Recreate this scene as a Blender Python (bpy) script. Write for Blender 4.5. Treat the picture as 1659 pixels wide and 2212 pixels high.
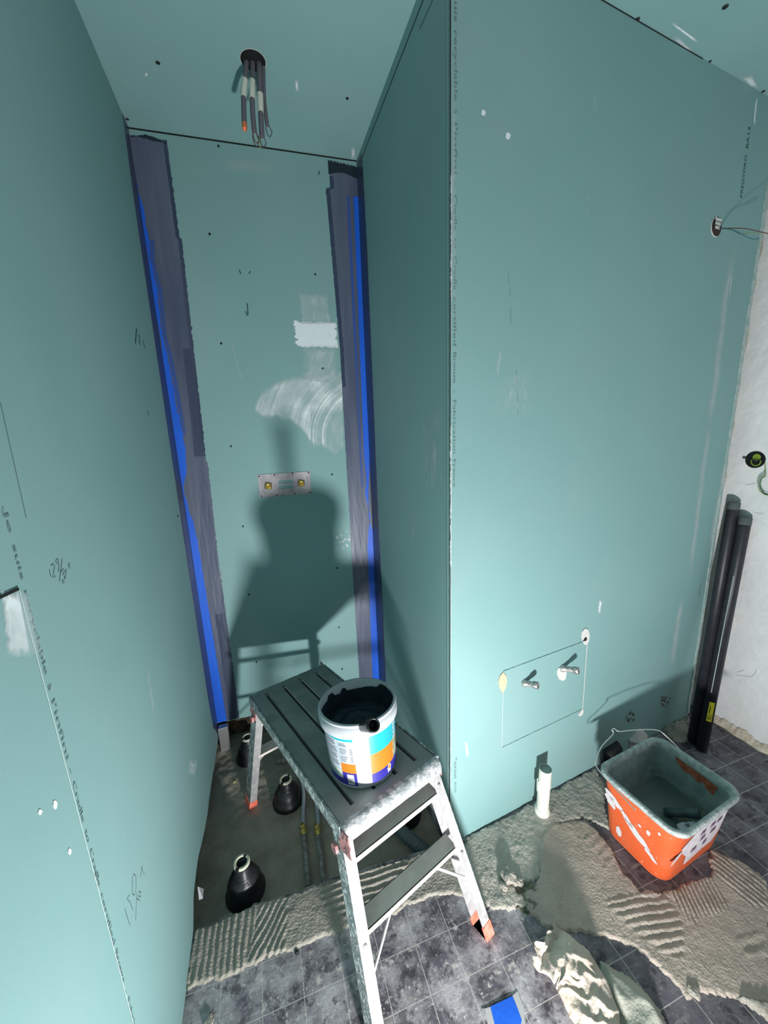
import bpy, math, random
import numpy as np
from mathutils import Vector, Matrix, noise
random.seed(7); rng = np.random.RandomState(5)
for o in list(bpy.data.objects): bpy.data.objects.remove(o)
SC = bpy.context.scene
COL = SC.collection

# ---------------------------------------------------------------- camera (solved from the photograph's vanishing points)
F = 831.17
R = np.array([[0.9502875870454782, -0.09942868608506639, 0.2950719205391793],
              [-0.3093029606853805, -0.19232515000707198, 0.9313123617702146],
              [-0.03584941308501996, -0.9762811956901324, -0.21351778971154844]])   # columns: image right, image down, forward
CAM = np.array([0, 0, 1.4181]); CEIL = 2.468
cam = bpy.data.cameras.new('camera'); camo = bpy.data.objects.new('camera', cam); COL.objects.link(camo)
cam.sensor_fit = 'VERTICAL'; cam.sensor_height = 36; cam.sensor_width = 27; cam.lens = F / 2212 * 36; cam.clip_start = .02
M = Matrix.Identity(4)
for i in range(3):
    M[i][0] = R[i, 0]; M[i][1] = -R[i, 1]; M[i][2] = -R[i, 2]; M[i][3] = CAM[i]
camo.matrix_world = M; SC.camera = camo

# ---------------------------------------------------------------- light and exposure
w = bpy.data.worlds.new('world'); SC.world = w; w.use_nodes = True
w.node_tree.nodes['Background'].inputs[0].default_value = (.93, .96, 1, 1)
w.node_tree.nodes['Background'].inputs[1].default_value = .28
ld = bpy.data.lights.new('work_lamp_light', 'AREA'); ld.shape = 'DISK'; ld.size = .10; ld.energy = 31; ld.color = (1, .985, .975)
lo = bpy.data.objects.new('work_lamp_light', ld); COL.objects.link(lo)
lo.location = (.25, -.12, .19)
lo.rotation_euler = Vector((.22, 1, .95)).to_track_quat('-Z', 'Y').to_euler()
SC.view_settings.view_transform = 'Standard'; SC.view_settings.look = 'None'
SC.view_settings.exposure = .35; SC.view_settings.gamma = 1

# ---------------------------------------------------------------- plan of the room (metres)
A = np.array([-.317, 1.773]); B = np.array([.490, 1.740]); C = np.array([.492, .947]); D = np.array([1.851, 1.092])
L = np.array([-.3205, .322]); LF = L + (L - A) * 1.35
WX = 1.945                      # white wall
RZ = -.07                       # recess floor

def ray(p): return R @ np.array([p[0] - 829.5, p[1] - 1106., F])
def onz(p, z=0.):
    r = ray(p); return CAM + r * (z - CAM[2]) / r[2]
class Wall:
    def __init__(s, a, b):
        s.a = np.array(a, float); d = np.array(b, float) - s.a; s.len = np.linalg.norm(d); s.d = d / s.len
        s.n = np.array([s.d[1], -s.d[0]])
    def P(s, u, z, off=0.):
        q = s.a + s.d * u + s.n * off; return (q[0], q[1], z)
    def px(s, p):               # where a point of the photograph lies on this wall: (u, z)
        r = ray(p); t = (s.a @ s.n) / (r[:2] @ s.n); X = CAM + r * t
        return (X[:2] - s.a) @ s.d, X[2]
WL = Wall(L, A); WB = Wall(A, B); WA = Wall(B, C); WM = Wall(C, D); WR = Wall((WX, 1.3), (WX, -1.6))

# ---------------------------------------------------------------- materials
def mat(name, col, rough=.6, metal=0., noise_amt=0., scale=20., col2=None, bump=0., bscale=200., detail=4., lo=.4, hi=.6, spec=.4, stretch=None):
    m = bpy.data.materials.new(name); m.use_nodes = True; nt = m.node_tree; b = nt.nodes['Principled BSDF']
    b.inputs['Roughness'].default_value = rough; b.inputs['Metallic'].default_value = metal
    b.inputs['Specular IOR Level'].default_value = spec
    b.inputs['Base Color'].default_value = (*col, 1)
    tc = nt.nodes.new('ShaderNodeTexCoord'); vec = tc.outputs['Object']
    if stretch:
        mp = nt.nodes.new('ShaderNodeMapping'); mp.inputs['Scale'].default_value = stretch
        nt.links.new(vec, mp.inputs[0]); vec = mp.outputs[0]
    if col2 is None: col2 = tuple(c * (1 - noise_amt) for c in col)
    if noise_amt > 0:
        n = nt.nodes.new('ShaderNodeTexNoise'); n.inputs['Scale'].default_value = scale; n.inputs['Detail'].default_value = detail
        r = nt.nodes.new('ShaderNodeValToRGB'); r.color_ramp.elements[0].position = lo; r.color_ramp.elements[1].position = hi
        r.color_ramp.elements[0].color = (*col, 1); r.color_ramp.elements[1].color = (*col2, 1)
        nt.links.new(vec, n.inputs['Vector']); nt.links.new(n.outputs['Fac'], r.inputs[0]); nt.links.new(r.outputs[0], b.inputs['Base Color'])
    if bump > 0:
        n2 = nt.nodes.new('ShaderNodeTexNoise'); n2.inputs['Scale'].default_value = bscale; n2.inputs['Detail'].default_value = 5
        bp = nt.nodes.new('ShaderNodeBump'); bp.inputs['Strength'].default_value = bump; bp.inputs['Distance'].default_value = .01
        nt.links.new(vec, n2.inputs['Vector']); nt.links.new(n2.outputs['Fac'], bp.inputs['Height']); nt.links.new(bp.outputs[0], b.inputs['Normal'])
    return m

def add_layer(m, col, scale, lo, hi, fac=1., detail=6., stretch=None, seed=0., xfade=None):
    """another noise-masked colour laid over a material's base colour (dust, splashes)"""
    nt = m.node_tree; b = nt.nodes['Principled BSDF']
    tc = nt.nodes.new('ShaderNodeTexCoord'); mp = nt.nodes.new('ShaderNodeMapping')
    mp.inputs['Scale'].default_value = stretch or (1, 1, 1); mp.inputs['Location'].default_value = (seed, seed * 1.7, seed * .3)
    n = nt.nodes.new('ShaderNodeTexNoise'); n.inputs['Scale'].default_value = scale; n.inputs['Detail'].default_value = detail; n.inputs['Roughness'].default_value = .65
    r = nt.nodes.new('ShaderNodeMapRange'); r.inputs[1].default_value = lo; r.inputs[2].default_value = hi; r.inputs[4].default_value = fac
    mx = nt.nodes.new('ShaderNodeMix'); mx.data_type = 'RGBA'
    nt.links.new(tc.outputs['Object'], mp.inputs[0]); nt.links.new(mp.outputs[0], n.inputs['Vector']); nt.links.new(n.outputs['Fac'], r.inputs[0])
    fo = r.outputs[0]
    if xfade:
        sx = nt.nodes.new('ShaderNodeSeparateXYZ'); nt.links.new(tc.outputs['Object'], sx.inputs[0])
        n3 = nt.nodes.new('ShaderNodeTexNoise'); n3.inputs['Scale'].default_value = 12; nt.links.new(tc.outputs['Object'], n3.inputs['Vector'])
        ad_ = nt.nodes.new('ShaderNodeMath'); ad_.operation = 'MULTIPLY_ADD'; ad_.inputs[1].default_value = .5; nt.links.new(n3.outputs['Fac'], ad_.inputs[0]); nt.links.new(sx.outputs[0], ad_.inputs[2])
        xr = nt.nodes.new('ShaderNodeMapRange'); xr.inputs[1].default_value = xfade[0] + .25; xr.inputs[2].default_value = xfade[1] + .25; xr.inputs[3].default_value = 1; xr.inputs[4].default_value = xfade[2]
        nt.links.new(ad_.outputs[0], xr.inputs[0]); ml = nt.nodes.new('ShaderNodeMath'); ml.operation = 'MULTIPLY'; nt.links.new(fo, ml.inputs[0]); nt.links.new(xr.outputs[0], ml.inputs[1]); fo = ml.outputs[0]
    nt.links.new(fo, mx.inputs['Factor'])
    src = b.inputs['Base Color']
    if src.is_linked: nt.links.new(src.links[0].from_socket, mx.inputs['A'])
    else: mx.inputs['A'].default_value = src.default_value
    mx.inputs['B'].default_value = (*col, 1)
    nt.links.new(mx.outputs['Result'], b.inputs['Base Color'])
    return m

def smear_mat(name, col, rough=.7, strength=1., scale=60, contrast=(.35, .65), stretch=(1, 1, 1)):
    """thin film of plaster or dust: opacity from the mesh's own 'alpha' attribute broken up by noise"""
    m = bpy.data.materials.new(name); m.use_nodes = True; nt = m.node_tree; b = nt.nodes['Principled BSDF']
    b.inputs['Base Color'].default_value = (*col, 1); b.inputs['Roughness'].default_value = rough
    at = nt.nodes.new('ShaderNodeAttribute'); at.attribute_name = 'alpha'
    tc = nt.nodes.new('ShaderNodeTexCoord'); mp = nt.nodes.new('ShaderNodeMapping'); mp.inputs['Scale'].default_value = stretch
    n = nt.nodes.new('ShaderNodeTexNoise'); n.inputs['Scale'].default_value = scale; n.inputs['Detail'].default_value = 5
    r = nt.nodes.new('ShaderNodeMapRange'); r.inputs[1].default_value = contrast[0]; r.inputs[2].default_value = contrast[1]; r.inputs[3].default_value = .72
    mu = nt.nodes.new('ShaderNodeMath'); mu.operation = 'MULTIPLY'; mu2 = nt.nodes.new('ShaderNodeMath'); mu2.operation = 'MULTIPLY'; mu2.inputs[1].default_value = strength; mu2.use_clamp = True
    nt.links.new(tc.outputs['Object'], mp.inputs[0]); nt.links.new(mp.outputs[0], n.inputs['Vector']); nt.links.new(n.outputs['Fac'], r.inputs[0])
    nt.links.new(at.outputs['Fac'], mu.inputs[0]); nt.links.new(r.outputs[0], mu.inputs[1]); nt.links.new(mu.outputs[0], mu2.inputs[0])
    nt.links.new(mu2.outputs[0], b.inputs['Alpha'])
    return m

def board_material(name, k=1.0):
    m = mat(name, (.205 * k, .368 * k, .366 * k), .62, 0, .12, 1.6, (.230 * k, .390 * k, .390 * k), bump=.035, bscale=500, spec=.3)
    add_layer(m, (.26, .36, .375), 2.3, .52, .75, .45, seed=3.1)                 # greyish rubbed areas of the paper facing
    add_layer(m, (.42, .56, .56), 26, .70, .76, .30, seed=8.3, stretch=(1, 1, .25))   # small pale scuffs
    add_layer(m, (.13, .27, .26), 700, .50, .75, .30, seed=1.3, detail=2)        # paper fleck
    return m
m_board = board_material('green_plasterboard')
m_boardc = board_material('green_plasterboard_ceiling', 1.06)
m_white = mat('old_white_plaster', (.87, .88, .88), .8, 0, .1, 5, (.80, .81, .82), bump=.55, bscale=22)
add_layer(m_white, (.60, .53, .42), 3, .60, .72, .45, seed=2)
m_beige = mat('beige_filler', (.55, .47, .36), .9, 0, .3, 60, (.66, .60, .50), bump=.4, bscale=80)
m_brick = mat('dark_rubble_wall', (.05, .04, .03), .95, 0, .5, 30, (.12, .10, .075), bump=1, bscale=40)
m_core = mat('gypsum_core', (.62, .62, .60), .9, bump=.3, bscale=150)
m_black = mat('black_gap', (.006, .007, .007), .9)
m_screw = mat('black_screw', (.012, .012, .013), .5)
m_coat = mat('slate_waterproof_coating', (.105, .125, .185), .42, 0, .5, 14, (.070, .090, .150), bump=.25, bscale=60, stretch=(1, 1, .12), spec=.45)
m_coat2 = mat('dark_waterproof_coating', (.035, .052, .098), .38, 0, .5, 14, (.055, .070, .120), bump=.3, bscale=60, stretch=(1, 1, .12), spec=.45)
m_coatd = mat('wet_dark_coating', (.012, .020, .032), .35, bump=.2, bscale=90)
m_blue = mat('blue_sealing_tape', (.012, .105, .62), .42, 0, .3, 8, (.016, .13, .72), bump=.1, bscale=100, stretch=(1, 1, .2))
m_blued = mat('veiled_blue_tape', (.035, .085, .33), .45, 0, .3, 8, (.05, .09, .25), stretch=(1, 1, .2))
m_ink = mat('grey_ink', (.115, .195, .195), .8)
m_inkd = mat('dark_green_ink', (.018, .07, .065), .8)
m_pencil = mat('pencil', (.06, .10, .11), .7)
m_plasterS = smear_mat('thin_white_plaster', (.72, .80, .82), strength=1.25, scale=40, contrast=(.30, .60))
m_streak = smear_mat('pale_scuff', (.60, .68, .70), strength=1.0, scale=25, contrast=(.35, .62))
m_scuffd = smear_mat('dark_scuff', (.08, .10, .10), strength=1.0, scale=60)
m_tile = None
m_alu = mat('brushed_aluminium', (.50, .50, .51), .42, .4, .15, 40, (.42, .42, .43), bump=.08, bscale=120, stretch=(1, 1, .2))
add_layer(m_alu, (.58, .57, .57), 45, .50, .56, .8, seed=4)
m_alud = mat('paint_spattered_aluminium', (.30, .33, .33), .55, .3, .4, 30, (.22, .27, .27), bump=.25, bscale=150)
add_layer(m_alud, (.74, .76, .76), 60, .52, .58, .9, seed=6)
add_layer(m_alud, (.25, .07, .08), 22, .66, .70, .6, seed=16)
m_deck = mat('grey_platform_metal', (.32, .335, .32), .5, .2, .3, 12, (.25, .265, .255), bump=.2, bscale=250)
add_layer(m_deck, (.36, .36, .35), 30, .62, .72, .4, seed=2)
add_layer(m_deck, (.04, .05, .05), 80, .68, .72, .7, seed=12)
m_dark = mat('dark_groove', (.03, .03, .03), .6)
m_redpl = mat('red_plastic', (.86, .16, .10), .45, 0, .3, 60, (.90, .24, .18))
m_redjoint = mat('dusty_pink_hinge', (.55, .25, .24), .6, 0, .5, 60, (.22, .12, .13), bump=.3, bscale=100)
m_pail = mat('white_plastic', (.46, .48, .51), .33, 0, .1, 30, (.43, .45, .48))
m_paste = mat('navy_waterproofing_paste', (.010, .022, .035), .55, 0, .4, 25, (.016, .032, .048), bump=.5, bscale=45)
m_cyan = mat('cyan_print', (.012, .32, .38), .4); m_orangeP = mat('orange_print', (.60, .15, .012), .4)
m_indigo = mat('indigo_print', (.022, .018, .21), .4); m_label = mat('white_label', (.42, .45, .50), .4)
m_greenp = mat('olive_photo_print', (.18, .20, .12), .45, 0, .6, 60, (.40, .42, .30)); m_texgrey = mat('grey_print', (.20, .24, .29), .5)
m_greyp = mat('grey_photo_print', (.22, .27, .26), .45, 0, .6, 40, (.45, .50, .46))
m_blackpl = mat('black_plastic', (.010, .011, .013), .38, 0, .5, 30, (.02, .022, .025), bump=.15, bscale=90)
m_ring = mat('cream_plastic_ring', (.62, .62, .48), .5)
m_orange = mat('orange_plastic', (.64, .105, .030), .42, 0, .15, 9, (.60, .12, .045), bump=.1, bscale=100)
add_layer(m_orange, (.85, .80, .78), 130, .66, .69, .9, seed=1)
m_residue = mat('grey_green_mortar_residue', (.30, .36, .35), .75, 0, .5, 18, (.20, .26, .25), bump=.35, bscale=50)
m_rim = mat('mortar_crusted_rim', (.46, .50, .49), .8, 0, .4, 45, (.30, .35, .35), bump=.5, bscale=110)
m_water = mat('cloudy_water', (.12, .155, .135), .2, 0, .4, 6, (.16, .19, .17), spec=.5)
m_wire = mat('galvanised_wire', (.60, .62, .60), .35, .8)
m_plasterW = mat('smeared_white_plaster', (.58, .55, .57), .75, bump=.4, bscale=120)
m_pvc = mat('cream_pvc', (.72, .73, .66), .4, 0, .15, 30, (.64, .64, .56))
m_pvcin = mat('grey_green_cap', (.24, .32, .30), .6)
m_chrome = mat('galvanised_fitting', (.50, .50, .49), .4, .7, .4, 120, (.25, .25, .24), bump=.3, bscale=300)
m_brass = mat('brass', (.70, .52, .16), .3, .85)
m_zinc = mat('zinc_plate', (.36, .345, .365), .45, .4, .3, 30, (.27, .26, .285))
m_cond = mat('grey_corrugated_conduit', (.12, .12, .14), .55); m_taped = mat('white_masking_label', (.62, .63, .56), .7)
m_cream = mat('cream_cotton_cloth', (.50, .425, .35), .95, 0, .2, 14, (.54, .48, .41), bump=.25, bscale=160)
m_cloth2 = mat('beige_grey_cloth', (.42, .42, .36), .9, 0, .2, 14, (.36, .37, .31), bump=.25, bscale=160)
m_hose = mat('translucent_grey_hose', (.38, .43, .48), .35); m_drain = mat('grey_drain_hose', (.13, .16, .17), .5)
m_yel = mat('yellow_sticker', (.78, .66, .02), .5); m_tube = mat('black_profile', (.026, .027, .036), .42, 0, .2, 30, (.020, .021, .028))
m_cap = mat('dusty_grey_cap', (.10, .115, .115), .7)
m_steel = mat('galvanised_stud', (.38, .38, .39), .4, .6); m_copper = mat('copper_end', (.75, .20, .08), .4, .3)
m_green = mat('green_box', (.22, .34, .03), .5); m_wirebr = mat('brown_wire', (.14, .05, .04), .5); m_wireb = mat('blue_wire', (.03, .13, .20), .5); m_wiregy = mat('green_yellow_wire', (.22, .32, .10), .5); m_wirep = mat('purple_wire', (.09, .06, .10), .5)

def mortar_material(name, col, col2, seed):
    m = mat(name, col, .95, 0, .5, 14, col2, bump=.45, bscale=160, detail=8, lo=.35, hi=.68)
    add_layer(m, tuple(c * .55 for c in col), 34, .60, .72, .55, seed=seed)
    add_layer(m, (.62, .59, .53), 90, .60, .70, .45, seed=seed + 3)
    return m
m_mortar = mortar_material('tile_adhesive', (.38, .355, .31), (.31, .29, .25), 2)
m_mortar2 = mortar_material('smooth_adhesive', (.46, .395, .34), (.38, .33, .28), 5)
m_concrete = mortar_material('rough_concrete', (.47, .445, .39), (.36, .34, .30), 9)
m_recess = mortar_material('rough_screed', (.40, .36, .30), (.29, .26, .21), 12)

def tile_material():
    m = mat('old_charcoal_tiles', (.075, .068, .085), .62, 0, .5, 11, (.13, .12, .145), bump=.10, bscale=120, detail=8, spec=.3)
    for lay in (((.44, .425, .45), 14, .40, .62, .90, 2.2, 13), ((.58, .56, .53), 34, .57, .66, .85, 5.2, 10), ((.62, .60, .57), 130, .61, .66, .8, 7.2, 4)):
        add_layer(m, lay[0], lay[1], lay[2], lay[3], lay[4], seed=lay[5], detail=lay[6], xfade=(.50, .74, .22))
    add_layer(m, (.030, .026, .036), 24, .55, .62, .70, seed=21.2, detail=9)
    add_layer(m, (.02, .018, .024), 70, .66, .70, .8, seed=15.2, detail=6)
    add_layer(m, (.30, .29, .28), 9, .56, .64, .55, seed=31.2, detail=10, stretch=(1, 5, 1))
    nt = m.node_tree; b = nt.nodes['Principled BSDF']
    tc = nt.nodes.new('ShaderNodeTexCoord'); mp = nt.nodes.new('ShaderNodeMapping'); mp.inputs['Location'].default_value = (.0245 + .103 * 4, -.743 + .103 * 10, 0)
    br = nt.nodes.new('ShaderNodeTexBrick'); br.offset = 0; br.squash = 1
    br.inputs['Scale'].default_value = 1; br.inputs['Mortar Size'].default_value = .0011; br.inputs['Brick Width'].default_value = .1025; br.inputs['Row Height'].default_value = .103
    br.inputs['Color1'].default_value = (0, 0, 0, 1); br.inputs['Color2'].default_value = (0, 0, 0, 1); br.inputs['Mortar'].default_value = (1, 1, 1, 1); br.inputs['Mortar Smooth'].default_value = .2
    mx = nt.nodes.new('ShaderNodeMix'); mx.data_type = 'RGBA'; mx.inputs['B'].default_value = (.52, .50, .47, 1)
    mu = nt.nodes.new('ShaderNodeMath'); mu.operation = 'MULTIPLY'; mu.inputs[1].default_value = .80
    nt.links.new(tc.outputs['Object'], mp.inputs[0]); nt.links.new(mp.outputs[0], br.inputs['Vector']); nt.links.new(br.outputs['Color'], mu.inputs[0]); nt.links.new(mu.outputs[0], mx.inputs['Factor'])
    nt.links.new(b.inputs['Base Color'].links[0].from_socket, mx.inputs['A']); nt.links.new(mx.outputs['Result'], b.inputs['Base Color'])
    return m
m_tile = tile_material()

# ---------------------------------------------------------------- mesh helpers
class MB:
    def __init__(s): s.v = []; s.f = []; s.sm = []
    def add(s, vs, fs, smooth=False):
        k = len(s.v); s.v += [tuple(float(c) for c in v) for v in vs]
        s.f += [tuple(i + k for i in f) for f in fs]; s.sm += [smooth] * len(fs); return s
    def hexa(s, p):             # 8 points: bottom loop 0-3, top loop 4-7
        return s.add(p, [(3, 2, 1, 0), (4, 5, 6, 7), (0, 1, 5, 4), (1, 2, 6, 5), (2, 3, 7, 6), (3, 0, 4, 7)])
    def box(s, c, X, Y, Z, hx, hy, hz):
        c, X, Y, Z = [np.array(q, float) for q in (c, X, Y, Z)]
        return s.hexa([c + X * hx * a + Y * hy * b + Z * hz * d for d in (-1, 1) for a, b in ((-1, -1), (1, -1), (1, 1), (-1, 1))])
    def abox(s, x0, x1, y0, y1, z0, z1): return s.box(((x0 + x1) / 2, (y0 + y1) / 2, (z0 + z1) / 2), (1, 0, 0), (0, 1, 0), (0, 0, 1), (x1 - x0) / 2, (y1 - y0) / 2, (z1 - z0) / 2)
    def sweep(s, path, prof, X=None, caps=True, smooth=False, scale=None):
        """sweep closed 2-D profile along path; X fixes the profile's first axis"""
        path = [np.array(p, float) for p in path]; n = len(prof); rings = []; prevx = None
        for i, p in enumerate(path):
            t = path[min(i + 1, len(path) - 1)] - path[max(i - 1, 0)]; t = t / np.linalg.norm(t)
            if X is not None: x = np.array(X, float)
            elif prevx is not None: x = prevx
            else: x = np.array([1., 0, 0]) if abs(t[0]) < .8 else np.array([0, 1., 0])
            x = x - t * (x @ t); x /= np.linalg.norm(x); prevx = x; y = np.cross(t, x); k = scale[i] if scale is not None else 1
            rings.append([p + x * a * k + y * b * k for a, b in prof])
        vs = [q for r in rings for q in r]; fs = []
        for i in range(len(path) - 1):
            for j in range(n): fs.append((i * n + j, i * n + (j + 1) % n, (i + 1) * n + (j + 1) % n, (i + 1) * n + j))
        s.add(vs, fs, smooth)
        if caps: s.add(rings[0], [tuple(range(n))[::-1]]); s.add(rings[-1], [tuple(range(n))])
        return s
    def tube(s, path, r, n=12, caps=True, scale=None):
        return s.sweep(path, [(r * math.cos(2 * math.pi * k / n), r * math.sin(2 * math.pi * k / n)) for k in range(n)], caps=caps, smooth=True, scale=scale)
    def lathe(s, c, ax, prof, n=48, a0=0, a1=2 * math.pi, ref=None):
        """prof: (radius, height) pairs about axis ax from c"""
        c = np.array(c, float); ax = np.array(ax, float); ax /= np.linalg.norm(ax)
        x = np.array(ref if ref is not None else ((1, 0, 0) if abs(ax[0]) < .8 else (0, 1, 0)), float); x -= ax * (x @ ax); x /= np.linalg.norm(x); y = np.cross(ax, x)
        full = abs(a1 - a0 - 2 * math.pi) < 1e-6; m = n if full else n + 1
        vs = [c + ax * h + (x * math.cos(a0 + (a1 - a0) * k / n) + y * math.sin(a0 + (a1 - a0) * k / n)) * r for r, h in prof for k in range(m)]
        fs = []
        for i in range(len(prof) - 1):
            for k in range(n): fs.append((i * m + k, i * m + (k + 1) % m, (i + 1) * m + (k + 1) % m, (i + 1) * m + k))
        return s.add(vs, fs, True)
    def disc(s, c, ax, r, n=20, h=.0012):
        return s.lathe(c, ax, [(0.00001, 0), (r, 0), (r, h), (0.00001, h)], n)
    def prism(s, pts, off):     # closed polygon (3-D) extruded by off
        pts = [np.array(p, float) for p in pts]; off = np.array(off, float); n = len(pts)
        return s.add(pts + [p + off for p in pts], [tuple(range(n))[::-1], tuple(range(n, 2 * n))] + [(i, (i + 1) % n, n + (i + 1) % n, n + i) for i in range(n)])
ORG = {}
def obj(name, mb, m, parent=None, label=None, cat=None, group=None, kind=None, bevel=0, origin=None):
    me = bpy.data.meshes.new(name); o = bpy.data.objects.new(name, me); COL.objects.link(o)
    if parent is not None: org = ORG[parent.name]; o.parent = parent
    else: org = np.array(origin if origin is not None else np.mean(mb.v, axis=0) if kind != 'structure' else (0, 0, 0), float); o.location = org
    ORG[o.name] = org
    me.from_pydata([tuple(np.array(v) - org) for v in mb.v], [], mb.f); me.update()
    for i, p in enumerate(me.polygons): p.use_smooth = mb.sm[i]
    mats = m if isinstance(m, list) else [m]
    for q in mats: me.materials.append(q)
    if bevel:
        b = o.modifiers.new('bevel', 'BEVEL'); b.width = bevel; b.segments = 2; b.limit_method = 'ANGLE'; b.angle_limit = .7
    if label: o['label'] = label
    if cat: o['category'] = cat
    if group: o['group'] = group
    if kind: o['kind'] = kind
    return o
def thing(name, loc, label, cat, group=None):
    o = bpy.data.objects.new(name, None); COL.objects.link(o); o.location = tuple(loc); o.empty_display_size = .05
    ORG[o.name] = np.array(loc, float); o['label'] = label; o['category'] = cat
    if group: o['group'] = group
    return o
def nz(x, y=0., z=0.): return noise.noise(Vector((x, y, z)))

# ---------------------------------------------------------------- SETTING
def struct(name, mb, m, bevel=0): return obj(name, mb, m, kind='structure', bevel=bevel)
# floor: main slab with the sunk shower recess beyond y = .965
RE = .975
def redge(x): return .985 + .006 * nz(x * 25) + .004 * nz(x * 80, 3) - .03 * max(0, (x - .1) / .4)
f = MB()
xs = np.linspace(-.34, .50, 85); edge = [(x, redge(x), 0) for x in xs]
poly = [(-.6, -1.6, 0), (2.4, -1.6, 0), (2.4, 1.5, 0), (.50, 1.5, 0)] + [(.50, 1.0, 0)] + edge[::-1] + [(-.34, 1.0, 0), (-.6, 1.0, 0)]
f.prism(poly, (0, 0, -.12)); floor = struct('floor', f, m_tile)
# recess floor as a gently uneven heightfield
def grid_mesh(x0, x1, y0, y1, st, hf, keep=None):
    nx = int((x1 - x0) / st) + 1; ny = int((y1 - y0) / st) + 1; X = np.linspace(x0, x1, nx); Y = np.linspace(y0, y1, ny)
    vs = []; idx = {}
    g = MB(); fs = []
    for j, y in enumerate(Y):
        for i, x in enumerate(X):
            idx[(i, j)] = len(vs); vs.append((x, y, hf(x, y)))
    for j in range(ny - 1):
        for i in range(nx - 1):
            fs.append((idx[(i, j)], idx[(i + 1, j)], idx[(i + 1, j + 1)], idx[(i, j + 1)]))
    g.add(vs, fs, True); return g
struct('floor', grid_mesh(-.40, .60, .93, 1.90, .008, lambda x, y: RZ + .007 * nz(x * 8, y * 8) + .005 * nz(x * 30, y * 30, 5) * (1 if y > 1.25 else .5) + .0025 * nz(x * 85, y * 85, 9)), m_recess)
c = MB(); c.abox(-.6, 2.4, -1.6, 2.1, CEIL, CEIL + .05); ceiling = struct('ceiling', c, m_boardc)

def board(wl, u0, u1, bottom, mname, name, th=.013, top=CEIL, n=60, m=None):
    g = MB(); pts = []
    for k in range(n + 1):
        u = u0 + (u1 - u0) * k / n; pts.append((u, bottom(u)))
    loop = [wl.P(u, z) for u, z in pts] + [wl.P(u1, top), wl.P(u0, top)]
    g.prism(loop, (-wl.n[0] * th, -wl.n[1] * th, 0)); return struct(name, g, m or m_board)
def left_bottom(u):             # wavy sawn-off lower edge over the recess
    y = .322 + u
    if y < .975: return 0.0
    t = min(1, (y - .975) / .06); hump = .056 * math.exp(-((y - 1.10) / .16) ** 2) + .012
    return t * (hump + .005 * nz(u * 14)) - (1 - t) * .0 if y < 1.55 else .004 * nz(u * 10) + .004
wall_left = board(WL, -1.95, WL.len, left_bottom, m_board, 'wall_left', n=220)
wall_back = board(WB, 0, WB.len, lambda u: .062 + .004 * nz(u * 20), m_board, 'wall_back')
wall_alcove = board(WA, 0, WA.len - .013, lambda u: .045 - .0 + .02 * max(0, .3 - (WA.len - u)) * -1 + .008 * nz(u * 20) + (.0 if u < .7 else -.02), m_board, 'wall_alcove')
wall_main = board(WM, 0, WM.len, lambda u: .0 + .002 * nz(u * 30), m_board, 'wall_main')
g = MB(); g.prism([WR.P(0, -.05), WR.P(2.9, -.05), WR.P(2.9, CEIL + .04), WR.P(0, CEIL + .04)], (.08, 0, 0)); wall_right = struct('wall_right', g, m_white)
# rough masonry behind the boards
g = MB(); g.abox(-.42, -.36, .6, 2.0, -.2, .3); struct('wall_masonry', g, m_brick)
g = MB(); g.abox(-.42, .62, 1.83, 1.9, -.2, .3); struct('wall_masonry', g, m_brick)
g = MB(); g.abox(.56, .62, 1.02, 1.85, -.2, .3); struct('wall_masonry', g, m_brick)
g = MB(); g.abox(1.75, 2.0, 1.20, 1.25, -.05, CEIL); struct('wall_masonry', g, m_beige)
# rotten timber strip under the back board
g = MB(); g.box((.12, 1.80, .020), (1, -.04, 0), (0, 1, 0), (0, 0, 1), .40, .018, .020)
obj('timber_strip', g, mat('rotten_timber', (.09, .065, .04), .95, 0, .6, 40, (.03, .022, .015), bump=.6, bscale=60), label='dark rotten timber strip in the gap under the back wall of the alcove', cat='timber strip', bevel=.002)

# ---- marks that belong to the boards
def wall_part(name, mb, m, wallobj, label=None, kind=None): return obj(name, mb, m, wallobj, label=label, kind=kind)
def screws(wl, wobj, pts, r=.0042):
    for p in pts:
        u, z = wl.px(p); g = MB(); g.disc(wl.P(u, z, .0002), (wl.n[0], wl.n[1], 0), r * random.uniform(.9, 1.1), 14, .0012)
        wall_part('screw_head', g, m_screw, wobj)
screws(WB, wall_back, [(315, 294), (472, 316), (453, 506), (681, 593), (478, 742), (697, 796), (499, 964), (717, 1025), (525, 1137), (728, 1227), (538, 1284), (732, 1355), (554, 1430), (739, 1445), (716, 350)])
screws(WL, wall_left, [(384, 1115)], .005)
for p, r in (((341, 135), .006), ((750, 212), .005), ((1377, 41), .006), ((1567, 14), .007), ((1534, 132), .004), ((1649, 197), .005), ((275, 257), .005)):
    X = onz(p, CEIL); g = MB(); g.disc((X[0], X[1], CEIL - .0002), (0, 0, -1), r, 12); obj('screw_head', g, m_screw, ceiling)

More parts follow.
